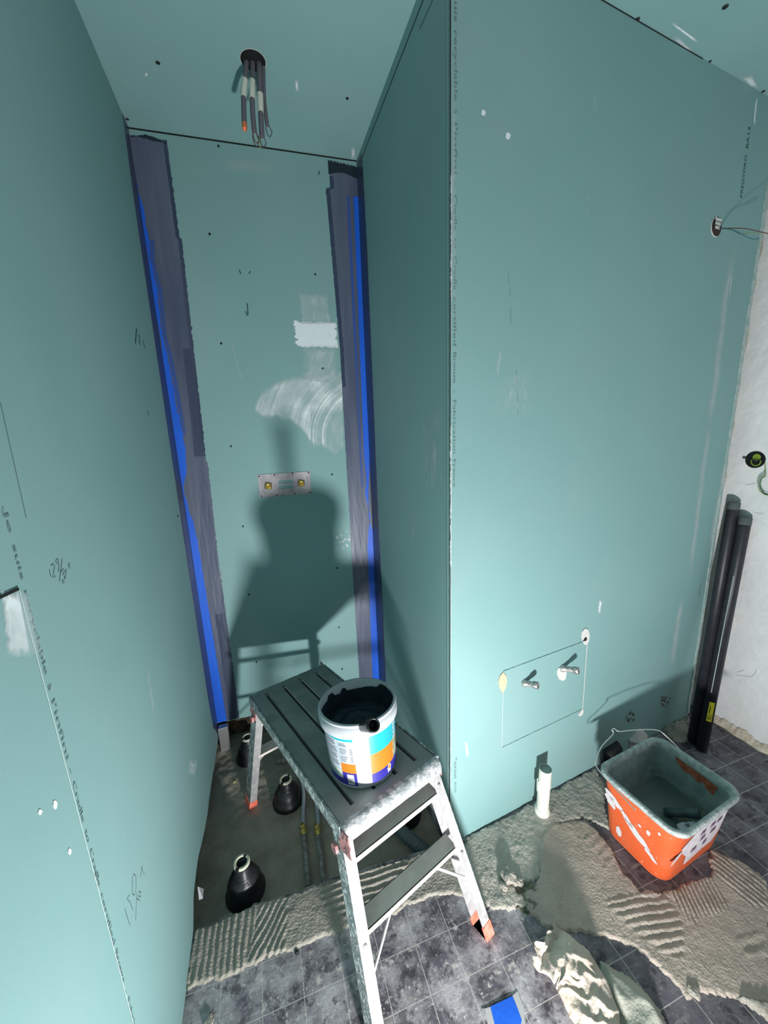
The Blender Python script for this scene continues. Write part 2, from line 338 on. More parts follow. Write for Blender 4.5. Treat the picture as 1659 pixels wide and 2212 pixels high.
def strip(wl, rows, off=.0012):
    """rows: (z, u_left, u_right), top to bottom -> thin coat on the wall"""
    g = MB(); n = len(rows); a = [wl.P(u0, z, off) for z, u0, u1 in rows]; b = [wl.P(u1, z, off) for z, u0, u1 in rows]
    c = [wl.P(u0, z, .0001) for z, u0, u1 in rows]; d = [wl.P(u1, z, .0001) for z, u0, u1 in rows]
    g.add(a + b, [(i, i + 1, n + i + 1, n + i) for i in range(n - 1)])
    g.add(a + c, [(i, n + i, n + i + 1, i + 1) for i in range(n - 1)]); g.add(b + d, [(i, i + 1, n + i + 1, n + i) for i in range(n - 1)])
    return g
def lerp_tab(tab, z):           # tab sorted by descending z
    if z >= tab[0][0]: return tab[0][1]
    for (z0, v0), (z1, v1) in zip(tab, tab[1:]):
        if z <= z0 and z >= z1: return v0 + (v1 - v0) * (z0 - z) / max(1e-6, z0 - z1)
    return tab[-1][1]
def rows(z0, z1, fl, fr, st=.004, jl=0, jr=0, seed=0):
    out = []; n = int((z0 - z1) / st)
    for i in range(n + 1):
        z = z0 - (z0 - z1) * i / n
        out.append((z, fl(z) + jl * (nz(z * 60, seed) + .7 * nz(z * 170, seed + 5)), fr(z) + jr * (nz(z * 60, seed + 9) + .7 * nz(z * 170, seed + 2))))
    return out
BL = WB.len; AL_ = WL.len
# left corner: back-wall band, then the wall_left band
rt = lambda z: lerp_tab([(2.45, .118), (2.14, .118), (2.13, .125), (1.8, .117), (1.43, .110), (1.31, .106), (1.30, .112), (.9, .103), (.5, .104), (.06, .101)], z)
wall_part('waterproof_coat', strip(WB, rows(2.443, .066, lambda z: .001, rt, jr=.0038, seed=1)), m_coat, wall_back)
wall_part('waterproof_coat', strip(WB, rows(2.443, 1.33, lambda z: rt(z) - (.012 if z > 1.75 else .040), rt, jr=.0040, jl=.002, seed=1), .0018), m_coat2, wall_back, 'darker ragged edge of the coating')
wall_part('waterproof_coat', strip(WB, rows(.62, .066, lambda z: .058, lambda z: rt(z) - .003, jr=.002, jl=.002, seed=4), .0018), m_coat2, wall_back, 'darker lower patch of the coating')
bt = lambda z: lerp_tab([(2.30, .002), (2.22, .012), (2.12, .020), (2.05, .010), (1.95, .022), (1.8, .014), (1.72, .024), (1.55, .030), (1.36, .034), (1.27, .026), (1.21, .008), (1.17, .004), (1.12, .014), (1.05, .026), (.9, .032), (.3, .040), (.07, .044)], z)
wall_part('sealing_tape', strip(WB, rows(2.30, .066, lambda z: .002 + (.004 * max(0, nz(z * 7, 2)) if z > 1.1 else 0), lambda z: max(.003, bt(z) * (.8 if z > 1.5 else 1) + (.006 * nz(z * 16, 4) if z > .95 else 0)), jr=.0026, seed=7), .0026), m_blue, wall_back, 'bright blue stripe along the left corner')
wall_part('sealing_tape', strip(WB, rows(2.12, 1.42, lambda z: bt(z) - .002, lambda z: bt(z) + .012, jr=.002, seed=8), .0022), m_blued, wall_back, 'blue stripe showing faintly through the coating')
lt = lambda z: lerp_tab([(2.42, .062), (2.2, .085), (1.7, .098), (1.3, .108), (.9, .118), (.3, .118), (.12, .10), (.03, .03)], z)
wall_part('waterproof_coat', strip(WL, rows(2.47, .034, lambda z: AL_ - lt(z), lambda z: AL_ - .001, jl=.0012, seed=3)), m_coat2, wall_left)
wall_part('waterproof_coat', strip(WL, rows(1.16, .82, lambda z: AL_ - lt(z) + .03, lambda z: AL_ - .03, jl=.003, jr=.003, seed=13), .0018), m_coat, wall_left, 'lighter grey patch of the coating')
# right corner: back-wall band and alcove-wall band
rb = lambda z: BL - lerp_tab([(2.445, .113), (2.36, .113), (2.355, .130), (1.75, .110), (1.1, .110), (.82, .110), (.17, .106)], z)
wall_part('waterproof_coat', strip(WB, rows(2.438, .066, rb, lambda z: BL - .001, jl=.0028, seed=21)), m_coat, wall_back)
def ragged_top(u0, u1, z0, z1, seed, label):
    g = MB(); n = 90; top = [WB.P(u0 + (u1 - u0) * k / n, z0 - .006 - .008 * abs(nz(k * .9, seed)) - .010 * abs(nz(k * .23, seed + 3)) - .010 * (k / n), .0024) for k in range(n + 1)]
    bot = [WB.P(u0 + (u1 - u0) * k / n, z1 + .012 * math.sin(math.pi * min(1, k / n * 1.1)) + .003 * nz(k * .5, seed + 7), .0024) for k in range(n + 1)]
    g.add(top + bot, [(i, i + 1, n + 2 + i, n + 1 + i) for i in range(n)]); wall_part('waterproof_coat', g, m_coatd, wall_back, label)
ragged_top(BL - .116, BL - .001, 2.462, 2.405, 22, 'dark ragged top of the right coating')
ragged_top(.006, .118, 2.452, 2.437, 29, 'dark ragged top of the left coating')
wall_part('waterproof_coat', strip(WB, rows(2.40, 1.60, rb, lambda z: rb(z) + .016, jl=.0018, jr=.002, seed=21), .0018), m_coat2, wall_back, 'darker edge of the coating')
bw = lambda z: BL - lerp_tab([(2.34, .020), (1.9, .022), (1.3, .026), (1.18, .020), (1.12, .030), (1.0, .008), (.93, .022), (.85, .030), (.1, .036)], z)
bl2 = lambda z: BL - lerp_tab([(1.3, .001), (1.22, .004), (1.12, .014), (1.0, .016), (.93, .001), (.1, .001)], z)
wall_part('sealing_tape', strip(WB, rows(2.34, .066, bw, bl2, jl=.0015, seed=31), .0026), m_blue, wall_back, 'bright blue stripe along the right corner')
wall_part('sealing_tape', strip(WB, rows(2.34, 1.15, lambda z: BL - .047, lambda z: BL - .036, jl=.002, jr=.002, seed=33), .0022), m_blued, wall_back, 'blue stripe showing faintly through the coating')
at = lambda z: lerp_tab([(2.46, .062), (2.42, .085), (2.1, .100), (1.3, .104), (.9, .112), (.24, .125), (.07, .12)], z)
wall_part('waterproof_coat', strip(WA, rows(2.45, .075, lambda z: .001, at, jr=.0030, seed=41)), m_coat2, wall_alcove)

def line(wl, wobj, pts, wd, m, name, off=.0006, label=None, jit=0):
    """thin mark along wall points (u, z)"""
    g = MB(); P = [np.array(p, float) for p in pts]; vs = []; n = len(P)
    for i, p in enumerate(P):
        t = P[min(i + 1, n - 1)] - P[max(0, i - 1)]; t /= np.linalg.norm(t) + 1e-9; nn = np.array([-t[1], t[0]]) * wd / 2 * (1 + jit * nz(i * 1.7, wd * 999))
        vs += [wl.P(*(p + nn), off), wl.P(*(p - nn), off)]
    g.add(vs, [(2 * i, 2 * i + 1, 2 * i + 3, 2 * i + 2) for i in range(n - 1)]); return wall_part(name, g, m, wobj, label)
def seg(a, b, n=40, j=0., seed=0): return [(a[0] + (b[0] - a[0]) * k / n + j * nz(k * .9, seed), a[1] + (b[1] - a[1]) * k / n + j * nz(k * .9, seed + 4)) for k in range(n + 1)]
# open joints between boards
line(WB, wall_back, seg((0, CEIL - .003), (BL, CEIL - .003)), .005, m_black, 'board_joint')
line(WA, wall_alcove, seg((.01, CEIL - .036), (WA.len, CEIL - .036), 60, .001), .0035, m_black, 'board_joint')
line(WA, wall_alcove, seg((WA.len - .16, CEIL - .075), (WA.len + .0, CEIL - .085), 20, .001), .0022, m_inkd, 'cut_mark')
line(WM, wall_main, seg((0, CEIL - .002), (.9, CEIL - .002)), .003, m_black, 'board_joint')
line(WM, wall_main, seg((.0015, 2.46), (.0015, .03), 120, .0007, 3), .0035, m_black, 'board_joint')
line(WA, wall_alcove, seg((WA.len - .006, 2.46), (WA.len - .006, .1), 120, .001, 6), .003, m_inkd, 'board_joint')
m_edge = mat('pale_board_edge', (.42, .50, .50), .9)
for za, zb, wd_ in ((2.0, 1.72, .0035), (1.70, 1.60, .0012), (1.42, 1.02, .0042), (1.0, .55, .0014), (.54, .05, .0016)):
    line(WM, wall_main, seg((.0045, za), (.0045, zb), 60, .0012, za), wd_, m_edge, 'chipped_edge', .0012, jit=1.2)
# left-wall horizontal slit, tapered board edge and long shallow joint
a, b = WL.px((38, 1272)), WL.px((-5, 1292)); line(WL, wall_left, seg(a, b, 12), .004, m_black, 'board_joint', .0014)
line(WL, wall_left, seg(WL.px((40, 1275)), WL.px((287, 2212)), 80, .0006), .0022, mat('pale_paper_edge', (.50, .64, .62), .7), 'board_edge', .0010)
line(WL, wall_left, seg(WL.px((0, 870)), WL.px((56, 1120)), 40), .0012, m_ink, 'board_edge', .0008)
# text printed along the boards
FONTCACHE = {}
def word_mesh(txt):
    if txt in FONTCACHE: return FONTCACHE[txt]
    cu = bpy.data.curves.new('t', 'FONT'); cu.body = txt; cu.size = 1; cu.resolution_u = 2
    o = bpy.data.objects.new('t', cu); COL.objects.link(o); bpy.context.view_layer.update()
    me = bpy.data.meshes.new_from_object(o.evaluated_get(bpy.context.evaluated_depsgraph_get()))
    v = np.array([q.co[:2] for q in me.vertices]); fs = [tuple(p.vertices) for p in me.polygons]
    bpy.data.objects.remove(o); bpy.data.curves.remove(cu); bpy.data.meshes.remove(me)
    FONTCACHE[txt] = (v, fs); return v, fs
def text_on(wl, wobj, txt, u, z, dirn, pitch, h, m, off=.0007, name='printed_text', mono=True):
    """dirn: reading direction in (u, z); glyph tops point 90 degrees left of it"""
    d = np.array(dirn, float); d /= np.linalg.norm(d); up = np.array([-d[1], d[0]]); g = MB(); x = 0.
    for wd in txt.split(' '):
        if wd:
            v, fs = word_mesh(wd)
            if len(v):
                x0, x1 = v[:, 0].min(), v[:, 0].max(); wid = pitch * (len(wd) - .25)
                q = [np.array([u, z]) + d * (x + (a - x0) / (x1 - x0) * wid) + up * b * h for a, b in v]
                g.add([wl.P(p[0], p[1], off) for p in q], fs)
        x += pitch * (len(wd) + 1)
    return wall_part(name, g, m, wobj)
S1 = "recyclable \u00e0 l'infini - Cradle to Cradle certified Bronze - Fabrication France"
PIT = .0131
u0 = WM.px((983, 420))[0]
text_on(WM, wall_main, 'suis ' + S1, u0 - .004, 2.269 + PIT * 5, (0, -1), PIT, .0135, m_ink)
text_on(WM, wall_main, '*siniat', WM.px((981, 1640))[0], .352, (0, -1), .0125, .0165, m_ink)
text_on(WM, wall_main, '01/25', WM.px((981, 1640))[0] + .001, .255, (0, -1), .009, .011, m_ink)
text_on(WL, wall_left, '.Je suis ' + S1, .617 - .322 - .004, 1.337, (0, -1), PIT, .013, m_ink)
uu, zz = WM.px((1603, 427)); ue, ze = WM.px((1622, 268))
text_on(WM, wall_main, 'PREGYDRO BA13', uu, zz, (ue - uu, ze - zz), .0160, .020, m_inkd)
a = WM.px((1507, 1300)); text_on(WM, wall_main, '*siniat', a[0], a[1] + .10, (0, -1), .011, .013, m_ink)
def px_text(wl, wobj, txt, p0, p1, h, m, name='pencil_note'):
    a = np.array(wl.px(p0)); b = np.array(wl.px(p1)); d = b - a; L_ = np.linalg.norm(d); d /= L_; up = np.array([-d[1], d[0]])
    v, fs = word_mesh(txt); x0, x1 = v[:, 0].min(), v[:, 0].max(); g = MB()
    g.add([wl.P(*(a + d * (q[0] - x0) / (x1 - x0) * L_ + up * q[1] * h), .0007) for q in v], fs); wall_part(name, g, m, wobj)
# pencilled dimensions, drawn as strokes
def strokes(wl, wobj, paths, wd=.0012, m=m_pencil):
    g = MB()
    for pth in paths:
        P = [np.array(wl.px(p)) for p in pth]; n = len(P); vs = []
        for i, p in enumerate(P):
            t = P[min(i + 1, n - 1)] - P[max(0, i - 1)]; t /= np.linalg.norm(t) + 1e-9; nn = np.array([-t[1], t[0]]) * wd / 2
            vs += [wl.P(*(p + nn), .0007), wl.P(*(p - nn), .0007)]
        g.add(vs, [(2 * i, 2 * i + 1, 2 * i + 3, 2 * i + 2) for i in range(n - 1)])
    wall_part('pencil_note', g, m, wobj)
z3 = lambda x, y: (x / 2.95, 850 + y / 2.95)
strokes(WL, wall_left, [[z3(*p) for p in q] for q in (
    [(312, 1125), (322, 1172)], [(322, 1100), (336, 1086), (346, 1100), (340, 1140), (332, 1175), (352, 1166)],
    [(360, 1084), (352, 1075), (356, 1060), (366, 1056), (372, 1070), (362, 1084), (372, 1080), (370, 1140)], [(394, 1054), (376, 1200)],
    [(384, 1140), (400, 1120), (412, 1130), (396, 1160)], [(392, 1196), (402, 1190), (408, 1204), (398, 1210), (392, 1196)], [(408, 1165), (410, 1190)], [(420, 1120), (414, 1180)], [(432, 1090), (440, 1118), (446, 1105), (432, 1088), (446, 1084)])])
z4 = lambda x, y: (x / 3.106, 1500 + y / 3.106)
strokes(WL, wall_left, [[z4(*p) for p in q] for q in (
    [(835, 1440), (850, 1490), (870, 1550)], [(868, 1350), (850, 1370), (872, 1400), (890, 1450)], [(885, 1340), (900, 1350), (912, 1300), (910, 1220), (898, 1208), (886, 1230), (886, 1330)],
    [(918, 1330), (908, 1520)], [(932, 1326), (945, 1330), (942, 1360), (928, 1356), (932, 1326)], [(915, 1370), (935, 1385)], [(945, 1160), (968, 1215)], [(955, 1150), (940, 1230)])])
strokes(WL, wall_left, [[z4(632, 1225), z4(645, 1190)]], .003)
# dirt flecks near the left corner
strokes(WL, wall_left, [[(295, 710), (292, 742)], [(300, 722), (302, 745)], [(308, 735), (313, 752)], [(319, 888), (321, 897)]], .006, m_inkd)
strokes(WB, wall_back, [[(534, 655), (536, 680)], [(531, 672), (534, 682)], [(517, 583), (520, 592)], [(541, 586), (538, 591)], [(690, 370), (688, 378)]], .004, m_inkd)
strokes(WM, wall_main, [[(1098, 590), (1100, 612)], [(1101, 622), (1102, 640)], [(1103, 664), (1103, 700)], [(1115, 800), (1117, 830)], [(1117, 842), (1118, 870)], [(1118, 884), (1119, 895)]], .0012, m_ink)

def smear(wl, wobj, pts, fn, m, res=40, off=.0008, name='plaster_smear', label=None):
    """film on the wall over the bounding quad of photo points; fn(s, t) gives its thickness"""
    q = [np.array(wl.px(p)) for p in pts]          # 4 corners: TL, TR, BR, BL
    vs = []; al = []; n = res
    for j in range(n + 1):
        for i in range(n + 1):
            s, t = i / n, j / n; p = (q[0] * (1 - s) + q[1] * s) * (1 - t) + (q[3] * (1 - s) + q[2] * s) * t
            vs.append(wl.P(p[0], p[1], off)); al.append(max(0., min(1., fn(s, t))))
    g = MB(); g.add(vs, [(j * (n + 1) + i, j * (n + 1) + i + 1, (j + 1) * (n + 1) + i + 1, (j + 1) * (n + 1) + i) for j in range(n) for i in range(n)], True)
    o = wall_part(name, g, m, wobj, label); a = o.data.attributes.new('alpha', 'FLOAT', 'POINT'); a.data.foreach_set('value', al); return o
def edgef(s, t, k=.08, j=.06, seed=0):
    e = min(s, 1 - s, t, 1 - t) + j * nz(s * 9, t * 9, seed); return max(0, min(1, e / k))
def dotf(s, t): return 1.2 * max(0, min(1, (1 - 5.5 * ((s - .5 + .12 * nz(t * 4, 1)) ** 2 + .8 * (t - .5) ** 2)) * 2))
smear(WB, wall_back, [(633, 692), (728, 696), (731, 752), (638, 750)], lambda s, t: edgef(s, t, .05, .08) * .95, m_plasterS, 60)
smear(WB, wall_back, [(645, 632), (708, 636), (716, 700), (650, 700)], lambda s, t: edgef(s, t, .1) * .35 * (.5 + .8 * abs(nz(s * 12, t * 2))), m_plasterS, 50)
smear(WB, wall_back, [(655, 745), (728, 745), (735, 830), (650, 820)], lambda s, t: edgef(s, t, .2) * .38 * (.5 + abs(nz(s * 10 + t * 4, t * 2))), m_plasterS, 50)
def pw(tab, x):
    for (x0, v0), (x1, v1) in zip(tab, tab[1:]):
        if x <= x1: return v0 + (v1 - v0) * (x - x0) / (x1 - x0)
    return tab[-1][1]
def swirl(s, t):                # comet of thin plaster dragged in arcs by a trowel
    up = pw([(0, .42), (.10, .24), (.30, .12), (.50, .07), (.62, .04), (1, .03)], s) + .015 * nz(s * 12, 3)
    lo_ = pw([(0, .48), (.10, .56), (.25, .56), (.40, .60), (.52, .70), (.64, .86), (.72, .90), (.78, .90), (.90, 1.0), (1, .93)], s) + .02 * nz(s * 14, 8)
    ins = max(0, min(1, (t - up) / .07)) * max(0, min(1, (lo_ - t) / .05)) * min(1, s / .04 + .1)
    r = math.hypot(s - 1.25, (t - .78) * .95); th = math.atan2(t - .78, s - 1.25)
    fan = .5 + .55 * nz(r * 26, th * 1.3, 2) + .25 * nz(r * 60, th * 2, 5)
    gap = 1 - .55 * max(0, min(1, (t - .42) / .10)) * (1 if s > .62 else 0)       # bare board inside the curl
    wid = .60 + .5 * nz(s * 3, t * 16, 9)
    body = ins * (fan * .62 + .22 + .25 * nz(s * 5, t * 5, 9)) * gap
    arcs = sum(max(0, 1 - abs(r - rr) / ww_) * k for rr, ww_, k in ((.60, .014, .8), (.57, .010, .5), (.49, .016, .9), (.46, .008, .5), (.64, .010, .45))) * max(0, min(1, (t - .18) / .15)) * max(0, min(1, (.93 - t) / .10))
    return body * .95 + arcs * .7
smear(WB, wall_back, [(545, 795), (738, 795), (742, 985), (550, 985)], swirl, m_plasterS, 110)
smear(WB, wall_back, [(470, 338), (600, 345), (600, 380), (470, 370)], lambda s, t: edgef(s, t, .3) * .25, m_streak)
smear(WB, wall_back, [(495, 740), (505, 740), (528, 820), (516, 820)], lambda s, t: .35 * max(0, 1 - abs(s - .5) * 4), m_streak, 20)
smear(WB, wall_back, [(718, 1140), (765, 1140), (765, 1190), (718, 1190)], lambda s, t: edgef(s, t, .4) * .7 * max(0, nz(s * 7, t * 7, 3) * 3), m_plasterS, 40)
# filler bands and scuffs near the right edge of the main wall
def vstripe(s, t, seed=0): return max(0, 1 - abs(s - .5 - .12 * nz(t * 5, seed)) * 3.2) * min(1, t * 6) * min(1, (1 - t) * 6)
smear(WM, wall_main, [(1565, 530), (1600, 530), (1545, 930), (1516, 930)], lambda s, t: .55 * vstripe(s, t), m_streak, 60)
smear(WM, wall_main, [(1520, 900), (1548, 900), (1498, 1250), (1478, 1250)], lambda s, t: .50 * vstripe(s, t, 3), m_streak, 60)
smear(WM, wall_main, [(1462, 1290), (1484, 1290), (1462, 1440), (1436, 1440)], lambda s, t: .55 * vstripe(s, t, 3), m_streak, 50)
smear(WM, wall_main, [(1578, 590), (1584, 590), (1577, 640), (1572, 640)], lambda s, t: .9 * vstripe(s, t, 5), m_plasterS, 24)
smear(WM, wall_main, [(1630, 210), (1638, 210), (1632, 272), (1624, 272)], lambda s, t: 1.2 * vstripe(s, t, 5), m_plasterS, 24)
smear(WM, wall_main, [(1608, 660), (1625, 660), (1603, 800), (1588, 800)], lambda s, t: .5 * vstripe(s, t, 6), m_streak, 40)
smear(WM, wall_main, [(1560, 980), (1580, 980), (1540, 1200), (1520, 1200)], lambda s, t: .6 * vstripe(s, t, 7), m_streak, 40)
smear(WM, wall_main, [(1075, 755), (1088, 755), (1080, 810), (1066, 810)], lambda s, t: .5 * vstripe(s, t, 2), m_streak, 24)
smear(WM, wall_main, [(1095, 800), (1150, 800), (1150, 900), (1050, 900)], lambda s, t: .20 * edgef(s, t, .3) * abs(nz(s * 14, t * 3)) * 3, m_streak, 40)
smear(WM, wall_main, [(1038, 236), (1050, 236), (1050, 252), (1038, 252)], lambda s, t: dotf(s, t), m_plasterS, 16)
smear(WM, wall_main, [(1090, 285), (1104, 285), (1104, 303), (1090, 303)], lambda s, t: dotf(s, t), m_plasterS, 16)
smear(WM, wall_main, [(1290, 1296), (1304, 1296), (1299, 1326), (1288, 1326)], lambda s, t: vstripe(s, t, 2) * .9, m_plasterS, 14)
smear(WM, wall_main, [(1000, 1600), (1012, 1600), (1016, 1635), (1004, 1635)], lambda s, t: vstripe(s, t, 2) * .7, m_plasterS, 14)
smear(WA, wall_alcove, [(905, 870), (966, 850), (966, 1110), (905, 1060)], lambda s, t: .30 * edgef(s, t, .35) * abs(nz(s * 9, t * 3)) * 3, m_streak, 40)
smear(WA, wall_alcove, [(885, 1110), (905, 1100), (900, 1180), (882, 1180)], lambda s, t: .25 * vstripe(s, t), m_streak, 24)
smear(WL, wall_left, [(0, 1275), (58, 1275), (95, 1420), (12, 1420)], lambda s, t: edgef(s, t, .15) * (.95 if s < .62 else .35) * (1 - t * .5), m_plasterS, 50)
smear(WL, wall_left, [(312, 1440), (322, 1440), (336, 1540), (326, 1540)], lambda s, t: .5 * vstripe(s, t), m_streak, 24)
smear(WL, wall_left, [(408, 1640), (426, 1640), (422, 1675), (404, 1675)], lambda s, t: .8 * edgef(s, t, .4) * abs(nz(s * 6, t * 6)) * 3, m_plasterS, 20)
smear(WL, wall_left, [(112, 1728), (124, 1728), (124, 1750), (112, 1750)], lambda s, t: dotf(s, t), m_plasterS, 16)
smear(WL, wall_left, [(80, 1748), (92, 1748), (90, 1762), (80, 1762)], lambda s, t: dotf(s, t), m_plasterS, 16)
smear(WL, wall_left, [(145, 1832), (154, 1832), (154, 1848), (145, 1848)], lambda s, t: dotf(s, t), m_plasterS, 16)
smear(WM, wall_main, [(975, 80), (984, 80), (984, 700), (975, 700)], lambda s, t: .35 * edgef(s, t, .3), m_streak, 30)

m_rust = smear_mat('rusty_stain', (.10, .06, .04), strength=1.0, scale=90, contrast=(.40, .60))
for cx_, cy_ in ((1362, 1550), (1436, 1515)):
    smear(WM, wall_main, [(cx_ - 14, cy_ - 16), (cx_ + 14, cy_ - 18), (cx_ + 14, cy_ + 12), (cx_ - 14, cy_ + 14)], lambda s, t: dotf(s, t) * 2.2 * max(0, nz(s * 5 + cx_, t * 5) + .05), m_rust, 24, name='rust_stain')
# ceiling smears
def csmear(pts, fn, m, res=30):
    q = [onz(p, CEIL)[:2] for p in pts]; vs = []; al = []; n = res
    for j in range(n + 1):
        for i in range(n + 1):
            s, t = i / n, j / n; p = (q[0] * (1 - s) + q[1] * s) * (1 - t) + (q[3] * (1 - s) + q[2] * s) * t
            vs.append((p[0], p[1], CEIL - .0008)); al.append(max(0., min(1., fn(s, t))))
    g = MB(); g.add(vs, [(j * (n + 1) + i, j * (n + 1) + i + 1, (j + 1) * (n + 1) + i + 1, (j + 1) * (n + 1) + i) for j in range(n) for i in range(n)], True)
    o = obj('plaster_smear', g, m, ceiling); a = o.data.attributes.new('alpha', 'FLOAT', 'POINT'); a.data.foreach_set('value', al)
csmear([(1448, 50), (1452, 46), (1510, 88), (1504, 92)], lambda s, t: .9 * edgef(s, t, .2), m_plasterS)
csmear([(1450, 80), (1462, 76), (1500, 112), (1488, 112)], lambda s, t: .6 * edgef(s, t, .3), m_plasterS)
csmear([(1600, 165), (1625, 160), (1640, 190), (1622, 188)], lambda s, t: .7 * edgef(s, t, .3), m_plasterS)
csmear([(636, 170), (644, 170), (646, 198), (638, 198)], lambda s, t: .9 * edgef(s, t, .4), m_plasterS, 14)
csmear([(758, 315), (768, 315), (768, 345), (758, 345)], lambda s, t: .8 * edgef(s, t, .4), m_plasterS, 14)
csmear([(312, 155), (320, 155), (320, 165), (312, 165)], lambda s, t: .9 * edgef(s, t, .4), m_plasterS, 12)

# inspection panel cut into the main wall around the two water stubs
def zpx(x, y): return (1040 + x / 4.423, 1330 + y / 4.423)
TLp, TRp, BRp, BLp = [WM.px(zpx(*p)) for p in ((208, 528), (1010, 232), (965, 890), (195, 1258))]
line(WM, wall_main, seg(TLp, TRp, 60, .0012, 1), .0022, m_inkd, 'panel_cut', jit=.9)
line(WM, wall_main, seg(BLp, BRp, 60, .0012, 2), .0018, m_inkd, 'panel_cut', jit=.9)
line(WM, wall_main, seg(TRp, BRp, 60, .0010, 3), .0038, m_core, 'panel_cut', .001, jit=.5, label='chalky right side of the panel cut')
line(WM, wall_main, seg(TLp, BLp, 60, .0008, 4), .0013, m_core, 'panel_cut', jit=.9)
def blob(wl, wobj, pts, m, name, off=.001, label=None, h=.002):
    P = [wl.px(zpx(*p)) for p in pts]; g = MB(); g.prism([wl.P(u, z, off) for u, z in P], (wl.n[0] * h, wl.n[1] * h, 0)); wall_part(name, g, m, wobj, label)
blob(WM, wall_main, [(205, 535), (232, 575), (240, 625), (225, 690), (200, 735), (170, 690), (158, 625), (175, 570)], mat('torn_tan_paper', (.55, .43, .30), .9), 'torn_patch')
blob(WM, wall_main, [(985, 118), (1015, 130), (1028, 175), (1022, 240), (1005, 270), (980, 275), (960, 235), (950, 200), (958, 150)], m_core, 'torn_patch')
blob(WM, wall_main, [(962, 885), (970, 915), (955, 950), (930, 958), (918, 940), (940, 915)], m_core, 'torn_patch')
blob(WM, wall_main, [(735, 495), (790, 500), (808, 530), (800, 600), (770, 620), (740, 605), (720, 560), (720, 520)], m_core, 'torn_patch')
blob(WM, wall_main, [(960, 240), (985, 200), (998, 215), (990, 232)], m_black, 'torn_patch', .0034)

# crumbling beige edge where the main board stops short of the white wall
g = MB(); pts = []; N = 120
for k in range(N + 1):
    z = .0 + 2.4 * k / N; pts.append((z, 1.092 + .02 + .012 * nz(z * 9) + .006 * nz(z * 30, 4)))
vs = []
for z, y in pts: vs += [(WX - .0015, 1.25, z), (WX - .0015, y + .03, z)]
g.add(vs, [(2 * i, 2 * i + 1, 2 * i + 3, 2 * i + 2) for i in range(N)]); obj('filler_edge', g, m_beige, wall_right)
# ragged filler bead along the free edge of the main board
g = MB(); path = []; 
for k in range(140):
    z = 2.40 - 2.38 * k / 139; off = .004 * nz(z * 14) + .003 * nz(z * 45, 7)
    path.append(WM.P(WM.len - .006 + off, z, .0015))
g.sweep(path, [(-.010, -.002), (.008, -.002), (.008, .002), (-.010, .002)], X=(WM.d[0], WM.d[1], 0)); obj('filler_edge', g, mat('pale_filler', (.42, .50, .49), .9, 0, .4, 40, (.30, .42, .40), bump=.5, bscale=60), wall_main)
# crumbled base of the white wall
g = MB(); vs = []; N = 160
for k in range(N + 1):
    y = 1.12 - .75 * k / N; h = .035 + .018 * nz(y * 18) + .010 * nz(y * 60, 3); vs += [(WX - .004, y, 0), (WX - .003, y, h), (WX - .022 - .012 * nz(y * 25, 8), y, .001)]
g.add(vs, [(3 * i + a, 3 * i + 3 + a, 3 * i + 3 + b, 3 * i + b) for i in range(N) for a, b in ((0, 1), (2, 0))] + [(3 * i + 2, 3 * i + 5, 3 * i + 4, 3 * i + 1) for i in range(N)])
obj('crumbled_plaster', g, m_beige, wall_right, label='crumbled beige foot of the white wall')
# low-contrast scratches on the white wall
def strokesR(paths, wd, m, name='scratch'):
    for pth in paths:
        P = [np.array(WR.px(p)) for p in pth]; line(WR, wall_right, P, wd, m, name, .001)
m_scr = mat('grey_scratch', (.42, .45, .46), .8)
strokesR([[(1610, 1047), (1622, 1046), (1634, 1044)], [(1590, 1458), (1625, 1462), (1634, 1450), (1632, 1444)], [(1592, 1452), (1608, 1448)], [(1630, 1106), (1642, 1110), (1650, 1108)]], .0016, m_scr)

# metal stud at the back-left corner and plastic spacer at the left wall foot
g = MB(); g.abox(-.312, -.268, 1.735, 1.765, RZ, .058)
obj('metal_stud', g, m_steel, label='grey metal stud foot in the back left corner below the blue tape', cat='metal stud', bevel=.002)
X = WL.px((429, 1925)); pA = WL.P(X[0], X[1], .012)
g = MB(); g.add([WL.P(X[0] - .018, X[1] - .012, .002), WL.P(X[0] + .012, X[1] - .014, .002), WL.P(X[0] - .008, X[1] + .028, .002), WL.P(X[0] - .018, X[1] - .012, .014), WL.P(X[0] + .012, X[1] - .014, .012), WL.P(X[0] - .008, X[1] + .028, .004)], [(0, 1, 2), (3, 5, 4), (0, 3, 4, 1), (1, 4, 5, 2), (2, 5, 3, 0)])
obj('plastic_wedge', g, m_pail, label='small white plastic wedge sticking out under the left wall board', cat='wedge')

